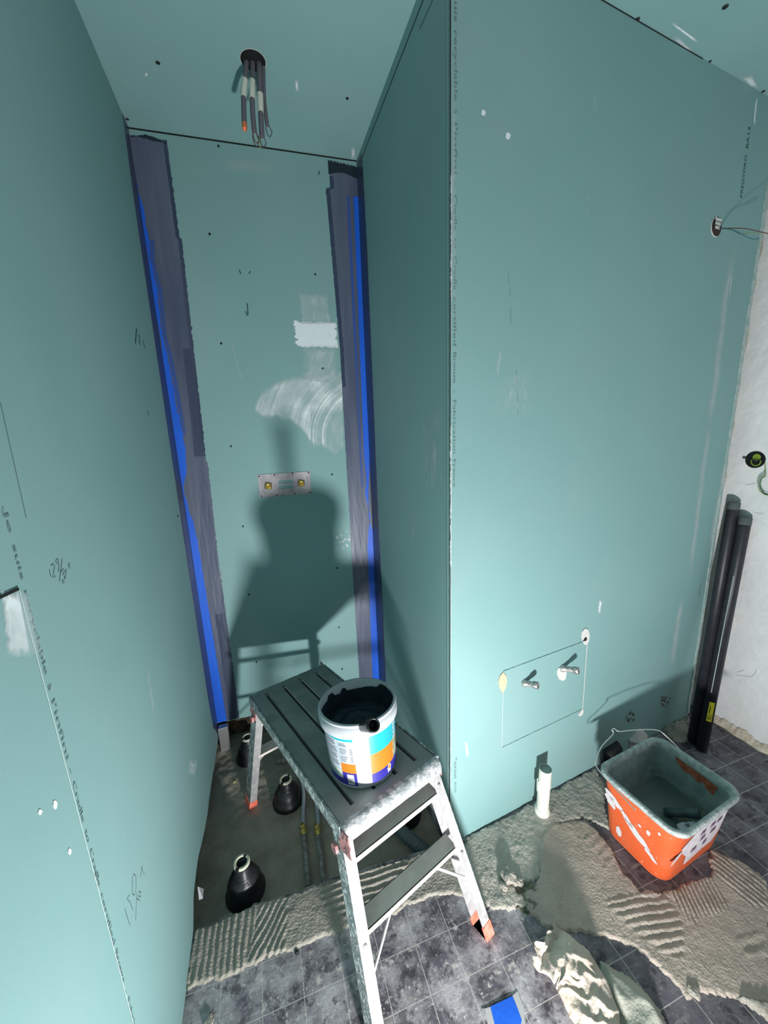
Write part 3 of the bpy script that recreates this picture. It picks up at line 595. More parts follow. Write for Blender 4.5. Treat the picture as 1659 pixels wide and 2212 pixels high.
# ---------------------------------------------------------------- FLOOR COVERINGS
def inpoly(P, X, Y):
    ins = np.zeros(X.shape, bool); n = len(P)
    for i in range(n):
        (x0, y0), (x1, y1) = P[i], P[(i + 1) % n]
        c = ((y0 > Y) != (y1 > Y)) & (X < (x1 - x0) * (Y - y0) / (y1 - y0 + 1e-12) + x0); ins ^= c
    return ins
def sdist(P, X, Y):
    d = np.full(X.shape, 1e9); n = len(P)
    for i in range(n):
        a = np.array(P[i]); b = np.array(P[(i + 1) % n]); ab = b - a; t = np.clip(((X - a[0]) * ab[0] + (Y - a[1]) * ab[1]) / (ab @ ab + 1e-12), 0, 1)
        d = np.minimum(d, np.hypot(X - a[0] - t * ab[0], Y - a[1] - t * ab[1]))
    return np.where(inpoly(P, X, Y), d, -d)
def vnoise(X, Y, sc, seed):
    """smooth value noise on arrays"""
    r = np.random.RandomState(seed); G = r.rand(256, 256) * 2 - 1; x = X * sc + 1000; y = Y * sc + 1000
    xi = np.floor(x).astype(int); yi = np.floor(y).astype(int); fx = x - xi; fy = y - yi; fx = fx * fx * (3 - 2 * fx); fy = fy * fy * (3 - 2 * fy)
    g = lambda a, b: G[a % 256, b % 256]
    return (g(xi, yi) * (1 - fx) + g(xi + 1, yi) * fx) * (1 - fy) + (g(xi, yi + 1) * (1 - fx) + g(xi + 1, yi + 1) * fx) * fy
def patch(name, pxpoly, h, m, label, cat, zones=(), rough=.0015, st=.0032, jag=.006, fine=None, base=0., soft=.008, seed=1, extra=None):
    P = [tuple(onz(p, base)[:2]) for p in pxpoly]; xs = [p[0] for p in P]; ys = [p[1] for p in P]
    x0, x1, y0, y1 = min(xs) - .01, max(xs) + .01, min(ys) - .01, max(ys) + .01
    nx, ny = int((x1 - x0) / st) + 1, int((y1 - y0) / st) + 1; X, Y = np.meshgrid(np.linspace(x0, x1, nx), np.linspace(y0, y1, ny))
    sd = sdist(P, X, Y) + jag * (vnoise(X, Y, 35, seed) + .6 * vnoise(X, Y, 110, seed + 1) + .4 * vnoise(X, Y, 260, seed + 5))
    e = np.clip(sd / soft, 0, 1); e = e * e * (3 - 2 * e)
    H = h + rough * (vnoise(X, Y, 28, seed + 2) + .6 * vnoise(X, Y, 90, seed + 3) + .45 * vnoise(X, Y, 230, seed + 4))
    for zp, d0, d1, sp, amp in zones:
        Q = [tuple(onz(p, base)[:2]) for p in zp]; a = onz(d0, base)[:2]; b = onz(d1, base)[:2]; t = (b - a) / np.linalg.norm(b - a); nn = np.array([-t[1], t[0]])
        q = ((X - a[0]) * nn[0] + (Y - a[1]) * nn[1]) + .0035 * vnoise(X, Y, 18, seed + 11) + .0012 * vnoise(X, Y, 90, seed + 12)
        ph = np.cos(2 * math.pi * q / sp); ridge = np.clip(ph * .9 + .15, -.45, 1)
        msk = np.clip((sdist(Q, X, Y) + .006 * vnoise(X, Y, 40, seed + 21)) / .008, 0, 1) * (.75 + .35 * vnoise(X, Y, 30, seed + 30))
        H = H + amp * .62 * ridge * msk
    if fine is not None:
        a = onz(fine[0], base)[:2]; b = onz(fine[1], base)[:2]; t = (b - a) / np.linalg.norm(b - a); nn = np.array([-t[1], t[0]])
        q = (X - a[0]) * nn[0] + (Y - a[1]) * nn[1] + .0012 * vnoise(X, Y, 40, 55); H = H + fine[3] * .55 * np.cos(2 * math.pi * q / fine[2]) * (.6 + .5 * vnoise(X, Y, 25, 70))
    if extra is not None: H = H + extra(X, Y)
    Z = base - .004 + (np.maximum(H, .0012) + .004) * e
    keep = sd > -.001; idx = -np.ones(X.shape, int); cells = []
    k = keep[:-1, :-1] | keep[1:, :-1] | keep[:-1, 1:] | keep[1:, 1:]
    use = np.zeros(X.shape, bool); use[:-1, :-1] |= k; use[1:, :-1] |= k; use[:-1, 1:] |= k; use[1:, 1:] |= k
    idx[use] = np.arange(use.sum()); J, I = np.nonzero(k)
    fs = np.stack([idx[J, I], idx[J, I + 1], idx[J + 1, I + 1], idx[J + 1, I]], 1)
    g = MB(); g.v = list(zip(X[use].tolist(), Y[use].tolist(), Z[use].tolist())); g.f = [tuple(q) for q in fs.tolist()]; g.sm = [True] * len(g.f)
    return obj(name, g, m, label=label, cat=cat)
t8 = lambda x, y: (380 + x / 3.19, 1850 + y / 3.19)
m6 = lambda x, y: (1000 + x / 2.517, 1800 + y / 2.517)
l7 = lambda x, y: (700 + x / 3.867, 1640 + y / 3.867)
patch('mortar_bed', [(418, 2006), (455, 1995), (500, 1977), (560, 1948), (600, 1935), (640, 1929), (720, 1896), (800, 1876), (880, 1852), (905, 1846), (935, 1838), (975, 1822), (990, 1850), (1010, 1900), (1010, 1948), (971, 1932), (933, 1937), (881, 1960), (830, 1985), (772, 2003), (734, 2016), (700, 2028), (640, 2050), (560, 2082), (500, 2108), (450, 2127), (420, 2140), (392, 2160)],
      .006, m_mortar, 'strip of combed beige tile adhesive along the edge of the shower recess', 'mortar',
      zones=[([(425, 2003), (555, 1955), (560, 2000), (520, 2120), (395, 2160)], t8(325, 460), t8(275, 830), .0178, .0058),
             ([(560, 1955), (625, 1940), (620, 2060), (530, 2090)], t8(640, 420), t8(455, 785), .0168, .0052),
             ([(690, 1900), (860, 1855), (885, 1870), (860, 1925), (780, 2000), (700, 1965)], t8(1030, 215), t8(1490, 60), .0190, .0062)],
      fine=((600, 2000), (640, 1990), .0085, .0011), rough=.0009, seed=3)
patch('concrete_patch', [(1004, 1811), (1080, 1768), (1150, 1732), (1285, 1657), (1305, 1690), (1318, 1790), (1262, 1772), (1215, 1782), (1185, 1830), (1165, 1900), (1120, 1925), (1160, 1960), (1090, 1975), (1050, 1960), (1012, 1950), (1000, 1900), (990, 1850)],
      .006, m_concrete, 'rough grey concrete patch at the foot of the main green wall', 'concrete', rough=.0018, seed=8, jag=.008)
patch('mortar_bed', [(1165, 1820), (1190, 1778), (1255, 1770), (1300, 1802), (1338, 1868), (1384, 1924), (1440, 1925), (1528, 1890), (1532, 1836), (1600, 1862), (1665, 1905), (1670, 2180), (1605, 2165), (1510, 2148), (1485, 2160), (1440, 2110), (1395, 2062), (1330, 2030), (1255, 2022), (1180, 2008), (1140, 1975), (1130, 1930), (1160, 1900)],
      .007, m_mortar2, 'wide spread of combed brownish tile adhesive in front of the orange bucket', 'mortar',
      zones=[([m6(*p) for p in ((740, 380), (1080, 310), (1200, 480), (1200, 700), (1050, 650), (850, 480))], m6(1000, 490), m6(1170, 460), .0200, .0058),
             ([m6(*p) for p in ((1090, 300), (1330, 215), (1460, 400), (1400, 440), (1220, 510))], m6(1180, 240), m6(1290, 470), .0125, .0058),
             ([m6(*p) for p in ((1340, 100), (1659, 240), (1659, 420), (1560, 400), (1345, 225))], m6(1370, 100), m6(1640, 300), .0160, .0062),
             ([m6(*p) for p in ((1480, 560), (1659, 540), (1659, 700), (1500, 700))], m6(1500, 700), m6(1659, 640), .030, .004),
             ([m6(*p) for p in ((620, 0), (760, 0), (900, 260), (830, 260))], m6(690, 100), m6(640, 140), .028, .002)],
      fine=(m6(1200, 700), m6(1500, 780), .0075, .0010), rough=.0010, seed=15)
patch('mortar_bed', [(1538, 2142), (1600, 2150), (1665, 2175), (1670, 2215), (1640, 2190), (1580, 2160)], .012, m_mortar, 'low pale ridge of dried adhesive at the lower right of the floor', 'mortar', rough=.004, seed=33)
patch('debris_pile', [(1082, 1890), (1110, 1880), (1140, 1893), (1165, 1920), (1175, 1960), (1160, 1985), (1120, 1975), (1090, 1950)], .004, mat('dark_greenish_debris', (.10, .105, .075), .95, 0, .6, 60, (.24, .23, .18), bump=.8, bscale=90, detail=8),
      'dark crumbly debris beside the red foot of the platform', 'debris', rough=.009, seed=41, jag=.012)
g0 = [(1097, 1895, .020), (1117, 1907, .014), (1088, 1915, .012), (1133, 1925, .010), (1108, 1932, .008)]
def chunk(name, p, r, m, label, cat, group=None, z=0., flat=.6, seed=0):
    X = onz(p, z); g = MB(); n1, n2 = 10, 7; vs = []; fs = []
    for j in range(n2 + 1):
        for i in range(n1):
            th = math.pi * j / n2; ph = 2 * math.pi * i / n1; d = Vector((math.sin(th) * math.cos(ph), math.sin(th) * math.sin(ph), math.cos(th))); k = 1 + .45 * noise.noise(d * 1.6 + Vector((seed, seed, 0))); vs.append((X[0] + d.x * r * k, X[1] + d.y * r * k, z + r * flat * .75 + d.z * r * k * flat))
    for j in range(n2):
        for i in range(n1): fs.append((j * n1 + i, (j + 1) * n1 + i, (j + 1) * n1 + (i + 1) % n1, j * n1 + (i + 1) % n1))
    g.add(vs, fs, False); return obj(name, g, m, label=label, cat=cat, group=group)
chunk('mortar_chunk', (1100, 1899), .024, m_mortar, 'largest pale mortar chunk in the debris beside the red platform foot', 'rubble', seed=2, z=.004)
for k, p in enumerate([(1122, 1908), (1089, 1918)]):
    chunk('mortar_chunk', p, .013, m_mortar, ['small mortar chunk right of the large chunk in the debris', 'small mortar chunk left of and below the large chunk in the debris'][k], 'rubble', seed=5 + k, z=.004)
chunk('mortar_crumb', (1499, 2147), .014, m_mortar, 'flat pale crumb on the lower edge of the adhesive spread', 'rubble', seed=9)
chunk('stone_chip', (603, 1647), .012, m_mortar2, 'left of two pale stone chips on the recess floor under the platform', 'stone chip', z=RZ, seed=11)
chunk('stone_chip', (612, 1645), .014, m_mortar2, 'right of two pale stone chips on the recess floor under the platform', 'stone chip', z=RZ, seed=14)
chunk('stone_chip', (507, 1690), .007, mat('yellow_chip', (.55, .48, .20), .9), 'tiny yellowish chip on the recess floor left of the far platform leg', 'stone chip', z=RZ, seed=17)
chunk('putty_drop', (452, 2208), .012, m_mortar, 'pale drop of dried mortar on the tiles by the left wall', 'mortar drop', z=0, seed=19, flat=.35)
chunk('putty_drop', (641, 2058), .006, m_screw, 'tiny black drop on the dark tiles left of the platform leg', 'drop', z=0, seed=23)

# square of blue waterproofing left on the tiles
q = [onz(p)[:2] for p in ((1059, 2176), (1107, 2153), (1118, 2180), (1127, 2205), (1122, 2230), (1075, 2240))]
g = MB(); g.prism([(x, y, .0004) for x, y in q], (0, 0, .0022)); obj('blue_coating_patch', g, m_blue, label='bright blue square of coating on the dark floor tiles', cat='coating patch')
q = [onz(p)[:2] for p in ((1107, 2152), (1118, 2142), (1132, 2180), (1134, 2215), (1122, 2240), (1124, 2205))]
g = MB(); g.prism([(x, y, .0004) for x, y in q], (0, 0, .0014)); m_gp = mat('grey_paper', (.42, .42, .42), .8)
obj('glue_residue', g, m_gp, label='ragged grey glue residue along the right side of the blue square', cat='residue')
g = MB(); q = [onz(p)[:2] for p in ((1046, 2180), (1060, 2176), (1076, 2240), (1060, 2240))]; g.prism([(x, y, .0004) for x, y in q], (0, 0, .0014))
obj('glue_residue', g, m_gp, label='thin grey glue residue along the left side of the blue square', cat='residue')
g = MB(); a = onz((1040, 2179)); b = onz((1106, 2151)); g.tube([a + [0, 0, .0006], b + [0, 0, .0007]], .0006, 6); obj('dark_sliver', g, m_dark, label='thin dark sliver along the upper edge of the blue square', cat='sliver')

# ---------------------------------------------------------------- WORK PLATFORM
Vv = np.array([math.cos(math.radians(18.5)), math.sin(math.radians(18.5)), 0]); Uu = np.array([-Vv[1], Vv[0], -.07 / .72]); Uu /= np.linalg.norm(Uu); Ww = np.cross(Vv, Uu)
Ww = Ww if Ww[2] > 0 else -Ww
O = np.array([.403, .827, .5]) - Vv * .16
def pt(u, v, w=0.): return O + Uu * u + Vv * v + Ww * w
plat = thing('work_platform', (pt(.36, 0)[0], pt(.36, 0)[1], 0), 'paint-spattered aluminium work platform standing half in the shower recess', 'work platform')
LEN = .715
# deck: cross-section with pressed grooves, swept along the length
grv = [-.105, -.035, .035, .105]
prof = [(-.158, -.034), (-.158, -.004), (-.154, 0)]
for gcx in grv: prof += [(gcx - .0065, 0), (gcx - .0040, -.006), (gcx + .0040, -.006), (gcx + .0065, 0)]
prof += [(.154, 0), (.158, -.004), (.158, -.034), (.155, -.034), (.155, -.0075), (-.155, -.0075), (-.155, -.034)]
def sweep_uv(prof, u0, u1):     # profile in (v, w)
    g = MB(); n = len(prof); vs = [pt(u, v, ww_) for u in (u0, u1) for v, ww_ in prof]
    g.add(vs, [(j, (j + 1) % n, n + (j + 1) % n, n + j) for j in range(n)]); return g
flat = [(-.158, -.034), (-.158, -.004), (-.154, 0), (.154, 0), (.158, -.004), (.158, -.034), (.155, -.034), (.155, -.0075), (-.155, -.0075), (-.155, -.034)]
g = sweep_uv(prof, .045, LEN - .03); g2 = sweep_uv(flat, .02, .045); g.add(g2.v, g2.f); g2 = sweep_uv(flat, LEN - .03, LEN); g.add(g2.v, g2.f)
for gcx in grv:                 # groove end walls
    for uq in (.045, LEN - .03): g.add([pt(uq, gcx - .0065, 0), pt(uq, gcx - .004, -.006), pt(uq, gcx + .004, -.006), pt(uq, gcx + .0065, 0)], [(0, 1, 2, 3)])
deck = obj('deck', g, m_deck, plat)
for gcx in grv:
    g = MB(); g.box(pt(LEN / 2, gcx, -.0058), Vv, Uu, Ww, .0035, LEN / 2 - .045, .0006); obj('groove', g, m_dark, deck)
for gcx, ua, ub in ((-.035, .40, .675), (.035, .46, .675), (.105, .60, .66)):  # reflected highlights along the grooves, painted in as thin pale strips
    g = MB(); g.box(pt((ua + ub) / 2, gcx + .0048, -.0028), Vv, Uu, Ww, .0011, (ub - ua) / 2, .0014); obj('groove_highlight', g, mat('pale_painted_highlight', (.62, .55, .55), .5), deck)
for sgn in (-1, 1):             # side rails, battered and spattered
    g = MB(); g.sweep([pt(.012, sgn * .1600, -.018), pt(LEN - .005, sgn * .1600, -.018)], [(-.0025, -.019), (.0025, -.019), (.0025, .017), (-.0025, .019)], X=Vv); obj('side_rail', g, m_alud, plat)
def nose(u, sg, m, name):       # rounded end of the deck
    g = MB(); prf = []; 
    for k in range(10):
        a = math.pi / 2 * k / 9; prf.append((u - sg * (.024 * math.sin(a)), -.024 + .024 * math.cos(a)))
    prf += [(u - sg * .024, -.040), (u - sg * .021, -.040), (u + sg * .004, -.006)]
    n = len(prf); N = 24; vs = []
    for i in range(N + 1):
        v = -.158 + .316 * i / N
        for uq, wq in prf: vs.append(pt(uq + .0006 * nz(v * 40, wq * 40), v, wq + .0006 * nz(v * 30, uq * 90, 3)))
    g.add(vs, [(i * n + j, i * n + (j + 1) % n, (i + 1) * n + (j + 1) % n, (i + 1) * n + j) for i in range(N) for j in range(n)], True)
    g.add([vs[j] for j in range(n)], [tuple(range(n))[::-1]]); g.add([vs[N * n + j] for j in range(n)], [tuple(range(n))])
    return obj(name, g, m, plat)
m_nose = mat('white_spattered_edge', (.26, .29, .30), .5, .3, .3, 20, (.36, .38, .40), bump=.3, bscale=120)
add_layer(m_nose, (.56, .56, .58), 50, .47, .54, .95, seed=7, detail=10); add_layer(m_nose, (.72, .12, .07), 9, .70, .715, .8, seed=9.4)
nose(.022, 1, m_nose, 'end_nosing'); nose(LEN - .002, -1, m_alud, 'end_nosing')
# two leg frames
def frame(top_u, fR, fL, near):
    TR = pt(top_u, .146, -.030); TL = pt(top_u, -.146, -.030); nrm = np.cross(TR - TL, fR - TR); nrm /= np.linalg.norm(nrm)
    if (nrm @ Uu) > 0: nrm = -nrm
    if not near: nrm = -nrm                                # nrm points outwards (away from the platform's middle)
    for (T, Ft, sg) in ((TR, fR, 1), (TL, fL, -1)):
        ax = (Ft - T) / np.linalg.norm(Ft - T); X = Vv * sg; X = X - ax * (X @ ax); X /= np.linalg.norm(X)
        # C-section: web outside, flanges pointing inwards
        prf3 = [(.0, .0), (.0, -.048), (-.028, -.048), (-.028, -.0455), (-.0028, -.0455), (-.0028, -.0025), (-.028, -.0025), (-.028, .0)]
        g = MB(); n = len(prf3); a0 = T - ax * .004 + X * .012; a1 = Ft - ax * .010 + X * .012
        vs = [p + X * a + nrm * b for p in (a0, a1) for a, b in prf3]
        g.add(vs, [(j, (j + 1) % n, n + (j + 1) % n, n + j) for j in range(n)]); g.add(vs[:n], [(0, 1, 2, 3, 4), (0, 4, 5, 7), (7, 5, 6)]); g.add(vs[n:], [(4, 3, 2, 1, 0), (7, 5, 4, 0), (6, 5, 7)])
        lg = obj('leg', g, [m_alu], plat)
        # spattered outer web
        g = MB(); g.add([p + X * .0006 + nrm * b for p in (a0, a1) for b in (0.0005, -.0475)], [(0, 1, 3, 2)]); obj('outer_face', g, m_alud, lg)
        # foot cap
        g = MB(); prf4 = [(.002, .002), (.002, -.050), (-.030, -.050), (-.030, -.0445), (-.004, -.0445), (-.004, -.0035), (-.030, -.0035), (-.030, .002)]
        b0 = a1 - ax * .030; b1 = a1 + ax * .010; vs = []
        for p, tilt in ((b0, 0), (b1, 1)):
            for a, b in prf4: vs.append(p + X * a + nrm * b - ax * (.0 if not tilt else 0))
        for i in range(n, 2 * n):
            vs[i] = np.array(vs[i]); vs[i] = vs[i] - ax * ((vs[i][2] - Ft[2]) / ax[2])      # cut level with the floor
        g.add(vs, [(j, (j + 1) % n, n + (j + 1) % n, n + j) for j in range(n)]); g.add(vs[:n], [(0, 1, 2, 3, 4), (0, 4, 5, 7), (7, 5, 6)])
        g.add([vs[n + 0], vs[n + 1], vs[n + 2], vs[n + 7]], [(0, 1, 2, 3)]); obj('foot_cap', g, m_redpl, lg)
        # rivets
        for s_ in (.10, .50):
            p = T + (Ft - T) * s_ + X * -.002 + nrm * .0004; g = MB(); g.lathe(p, nrm, [(.0001, .003), (.003, .0028), (.0055, .001), (.0058, 0)], 14); obj('rivet', g, m_zinc, lg)
        # hinge bracket wrapped round the corner under the deck
        g = MB(); base = T + X * .0145
        g.sweep([base - ax * .020, base + ax * .030], [(-.002, .006), (.002, .006), (.002, -.050), (-.002, -.050)], X=X); g.sweep([T - X * .006 + nrm * .004 - ax * .008, T - X * .006 + nrm * .004 + ax * .004], [(-.019, -.004), (.020, -.004), (.020, .003), (-.019, .003)], X=X)
        g.tube([base + X * .002 + ax * .038 - nrm * .03, base + X * .010 + ax * .038 - nrm * .03], .012, 16); obj('hinge_bracket', g, m_redjoint, lg)
    def bar(s0, wd, depth, name, m, top_m=None, lift=.0):
        a = TL + (fL - TL) * s0; b = TR + (fR - TR) * s0; ax = (b - a) / np.linalg.norm(b - a); dn = (fR - TR) + (fL - TL); dn /= np.linalg.norm(dn)
        Z = np.array([0, 0, 1.]); Yd = -nrm * 1.0; Yd = Yd - Z * (Yd @ Z); Yd /= np.linalg.norm(Yd)      # level tread, running inwards
        c0, c1 = a + ax * .010, b - ax * .010; g = MB()
        # level top plate plus vertical front lip
        for (o0, o1, z0, z1) in ((0, depth, 0, -.003), (0, .004, 0, -wd), (depth - .003, depth, 0, -wd * .7)):
            g.hexa([c0 + Yd * o0 + Z * z1, c1 + Yd * o0 + Z * z1, c1 + Yd * o1 + Z * z1, c0 + Yd * o1 + Z * z1, c0 + Yd * o0 + Z * z0, c1 + Yd * o0 + Z * z0, c1 + Yd * o1 + Z * z0, c0 + Yd * o1 + Z * z0])
        o = obj(name, g, m, plat, bevel=.0008); return a, b, ax, Yd
    bar(.135, .016, .048, 'cross_bar', m_tread)
    a, b, ax, Yd = bar(.455, .016, .048, 'tread', m_tread)
    # diagonal struts from the tread down to the legs
    for T, Ft, q, sg in ((TL, fL, a, 1), (TR, fR, b, -1)):
        p0 = q + ax * sg * .085 + Yd * .004 + np.array([0, 0, -.016]); p1 = T + (Ft - T) * .665 + ax * sg * .004 + Yd * .004; g = MB(); dd = (p1 - p0) / np.linalg.norm(p1 - p0)
        g.sweep([p0, p1], [(-.0035, -.0015), (.0035, -.0015), (.0035, .0015), (-.0035, .0015)], X=np.cross(dd, Yd)); obj('strut', g, m_alu, plat)
m_tread = mat('dusty_aluminium_tread', (.72, .67, .62), .7, 0, .3, 25, (.64, .60, .55), bump=.2, bscale=100)
FR = np.array([.49, .69, .0]); FL = FR - Vv * .376
frame(.018, FR, FL, True)
FLf = np.array([-.182, 1.434, RZ]); FRf = FLf + Vv * .376
frame(LEN - .018, FRf, FLf, False)

# ---------------------------------------------------------------- WHITE PAIL ON THE PLATFORM
pc = np.array([.199, .902, 0]); tt = (pc - O); uP = (tt @ np.array([-Vv[1], Vv[0], 0])) / (Uu @ np.array([-Vv[1], Vv[0], 0])); vP = tt @ Vv
base = pt(uP, vP, .0012); HP = .196
pail = thing('paint_pail', base, 'white plastic pail of navy paste with cyan, orange and purple label, on the platform', 'bucket')
rb0, rt0 = .0905, .1030
rad = lambda h: rb0 + (rt0 - rb0) * h / HP
g = MB(); g.lathe(base, Ww, [(.0001, .001), (rb0 - .004, .001), (rb0, .004), (rad(.155), .155), (rad(.155) + .0005, .158)], 72)
g.lathe(base, Ww, [(rad(.155) - .0025, .156), (rad(.196) - .002, HP), (rad(.196) + .003, HP + .0005), (rad(.196) + .0045, HP - .002)], 72)
g.lathe(base, Ww, [(rad(.03) - .0025, .03), (rad(.156) - .0025, .156)], 72); obj('body', g, m_pail, pail)
g = MB(); g.lathe(base, Ww, [(rad(.157), .157), (rad(.157) + .0068, .1575), (rad(.16) + .0075, .160), (rad(.19) + .0072, .186), (rad(.19) + .0045, .188), (rad(.19) + .0045, .190), (rad(.196) + .0055, .192), (rad(.196) + .004, HP), (rad(.196), HP + .001)], 72); obj('rim', g, m_pail, pail)
# label areas on the curved side: angle 0 faces the camera, positive to the right
fdir = np.array([CAM[0] - base[0], CAM[1] - base[1], 0]); fdir /= np.linalg.norm(fdir); rdir = np.cross(np.array([0, 0, 1.]), fdir)   # to the right as seen
def lab(a0, a1, h0, h1, m, name, off=.0006, n=24, parent=None, h0b=None, h1b=None):
    """h0..h1 at the left edge and optionally h0b..h1b at the right edge"""
    g = MB(); vs = []
    for i in range(n + 1):
        s = i / n; a = math.radians(a0 + (a1 - a0) * s); hl = h0 + ((h0b if h0b is not None else h0) - h0) * s; ht = h1 + ((h1b if h1b is not None else h1) - h1) * s
        for h in (hl, ht):
            d = fdir * math.cos(a) + rdir * math.sin(a); d = d - Ww * (d @ Ww); d /= np.linalg.norm(d); vs.append(base + Ww * h + d * (rad(h) + off))
    g.add(vs, [(2 * i, 2 * i + 2, 2 * i + 3, 2 * i + 1) for i in range(n)], True); return obj(name, g, m, parent or pail)
LT, LB = .156, .012; lh = lambda f_: LT - (LT - LB) * f_
lbR = lab(13, 100, LB, LT, m_label, 'label', .0004, 40)
lab(13, 78, lh(.40), lh(0), m_cyan, 'colour_block', .0008, parent=lbR); lab(13, 60, lh(.80), lh(.40), m_orangeP, 'colour_block', .0008, parent=lbR)
lab(60, 80, lh(.80), lh(.40), m_greenp, 'picture_block', .0008, parent=lbR); lab(13, 98, lh(1), lh(.80), m_indigo, 'colour_block', .0008, parent=lbR)
# white house-shaped emblem with orange heart
def label_poly(pts, a_c, h_c, sc, m, name, off, parent):
    g = MB(); vs = []
    for x, y in pts:
        a = math.radians(a_c) + x * sc / rad(h_c); h = h_c + y * sc; d = fdir * math.cos(a) + rdir * math.sin(a); d = d - Ww * (d @ Ww); d /= np.linalg.norm(d); vs.append(base + Ww * h + d * (rad(h) + off))
    g.add(vs, [tuple(range(len(vs)))]); obj(name, g, m, parent)
label_poly([(-.55, -1.2), (-.2, -1.0), (.3, -1.2), (.55, -1.0), (.5, -.3), (.85, .1), (.5, .2), (.45, .75), (0, 1.15), (-.5, .7), (-.5, .2), (-.85, .05), (-.5, -.2), (-.6, -.8)], 47, lh(.875), .011, m_label, 'emblem', .0011, lbR)
label_poly([(-.3, -.45), (.3, -.45), (.42, .1), (.2, .55), (-.2, .55), (-.42, .1)], 47, lh(.865), .011, m_orangeP, 'emblem', .0013, lbR)
for k, (h, w_) in enumerate(((.08, 9), (.16, 7), (.25, 10), (.34, 8))):
    lab(61, 61 + w_, lh(h + .055), lh(h), m_label, 'print_line', .0012, 6, parent=lbR)
lbL = lab(-84, -11, LB, LT, m_label, 'label', .0004, 40)
lab(-80, -11, lh(.075), lh(0), m_cyan, 'colour_block', .0008, parent=lbL)
lab(-36, -11, lh(.735), lh(.545), m_orangeP, 'colour_block', .0008, parent=lbL); lab(-36, -11, lh(1), lh(.735), m_indigo, 'colour_block', .0008, parent=lbL)
lab(-84, -36, lh(.90), lh(.70), m_greyp, 'picture_block', .0008, parent=lbL); lab(-84, -36, lh(1), lh(.88), m_indigo, 'colour_block', .0010, parent=lbL)
lab(-27.5, -16, lh(.975), lh(.765), m_label, 'barcode', .0011, 8, parent=lbL)
for k in range(9): lab(-26.5 + k * 1.15, -26.5 + k * 1.15 + (.75 if k % 2 else .45), lh(.94), lh(.84), m_dark, 'barcode_bar', .0014, 2, parent=lbL)
lab(-36.6, -36.1, lh(.55), lh(.08), m_cyan, 'rule_line', .0009, 2, parent=lbL)
for k in range(24):
    h = .11 + k * .0235
    if k % 6 == 5: continue
    lab(-66, -39 - 5 * random.random(), lh(h + .008), lh(h), m_texgrey, 'print_line', .0010, 10, parent=lbL)
for k in range(15):
    h = .125 + k * .027
    if k in (3, 9): continue
    lab(-34.5, -20 - 6 * random.random(), lh(h + (.015 if k == 1 else .008)), lh(h), m_texgrey, 'print_line', .0010, 8, parent=lbL)
    if k > 3: lab(-17.5, -13, lh(h + .008), lh(h), m_texgrey, 'print_line', .0010, 3, parent=lbL)
# paste: dark coat up the inner wall and the thick surface
g = MB(); N = 72; vs = []
hp = .128
for i in range(N):
    a = 2 * math.pi * i / N; d = np.array([math.cos(a), math.sin(a), 0]); d = d - Ww * (d @ Ww); d /= np.linalg.norm(d); side = -(d @ fdir)      # 1 = far side
    ra = d @ rdir; drip = .014 * max(0, 1 - abs(a * 57.3 % 360 - 40) / 9) if False else 0
    top = .189 + .004 * nz(math.cos(a) * 3, math.sin(a) * 3) + .003 * nz(a * 9, 5)
    if side > 0 and ra < .62: top = .180 - .012 * side * (1 - max(0, ra)) + .003 * nz(a * 7, 2) + (.013 if abs(ra + .78) < .07 else 0) + (.010 if abs(ra + .42) < .05 else 0)
    top = min(top, .193)
    for h in (hp - .004, top): vs.append(base + Ww * h + d * (rad(h) - .0034))
g.add(vs, [(2 * i, 2 * i + 1, 2 * ((i + 1) % N) + 1, 2 * ((i + 1) % N)) for i in range(N)], True)
pr = 22; vs = []; 
for j in range(pr + 1):
    for i in range(N):
        a = 2 * math.pi * i / N; r = (rad(hp) - .002) * (j / pr) + 1e-5; x, y = r * math.cos(a), r * math.sin(a)
        z = hp + .0030 * nz(x * 30, y * 30) + .0015 * nz(x * 90, y * 90) + .010 * max(0, r / .095 - .8) + .0018 * math.sin(r * 180 + 2 * nz(x * 20, y * 20)); dx = np.array([x, y, 0]); dx = dx - Ww * (dx @ Ww); vs.append(base + Ww * z + dx)
g.add(vs, [(j * N + i, j * N + (i + 1) % N, (j + 1) * N + (i + 1) % N, (j + 1) * N + i) for j in range(pr) for i in range(N)], True)
obj('paste', g, m_paste, pail)
# roller handle standing in the paste, its open end over the rim
hb = base + Ww * (hp - .006) + fdir * .012 + rdir * -.012; ht_ = np.array([.186, .722, .765])
ht_ = hb + (ht_ - hb)
br = thing('brush_handle', hb, 'black tubular tool handle standing in the navy paste of the white pail', 'tool handle')
ad = (ht_ - hb) / np.linalg.norm(ht_ - hb); Lh = np.linalg.norm(ht_ - hb)
g = MB(); g.lathe(hb, ad, [(.0001, 0), (.010, 0), (.0105, .03), (.0125, Lh * .5), (.0150, Lh * .85), (.0155, Lh - .004), (.0145, Lh), (.0118, Lh), (.0112, Lh - .03), (.0001, Lh - .03)], 28); obj('grip', g, m_blackpl, br)
g = MB(); g.lathe(hb, ad, [(.0158, Lh - .014), (.0162, Lh - .010), (.0158, Lh - .006)], 28); obj('collar', g, mat('dark_grey_collar', (.09, .09, .09), .4), br)

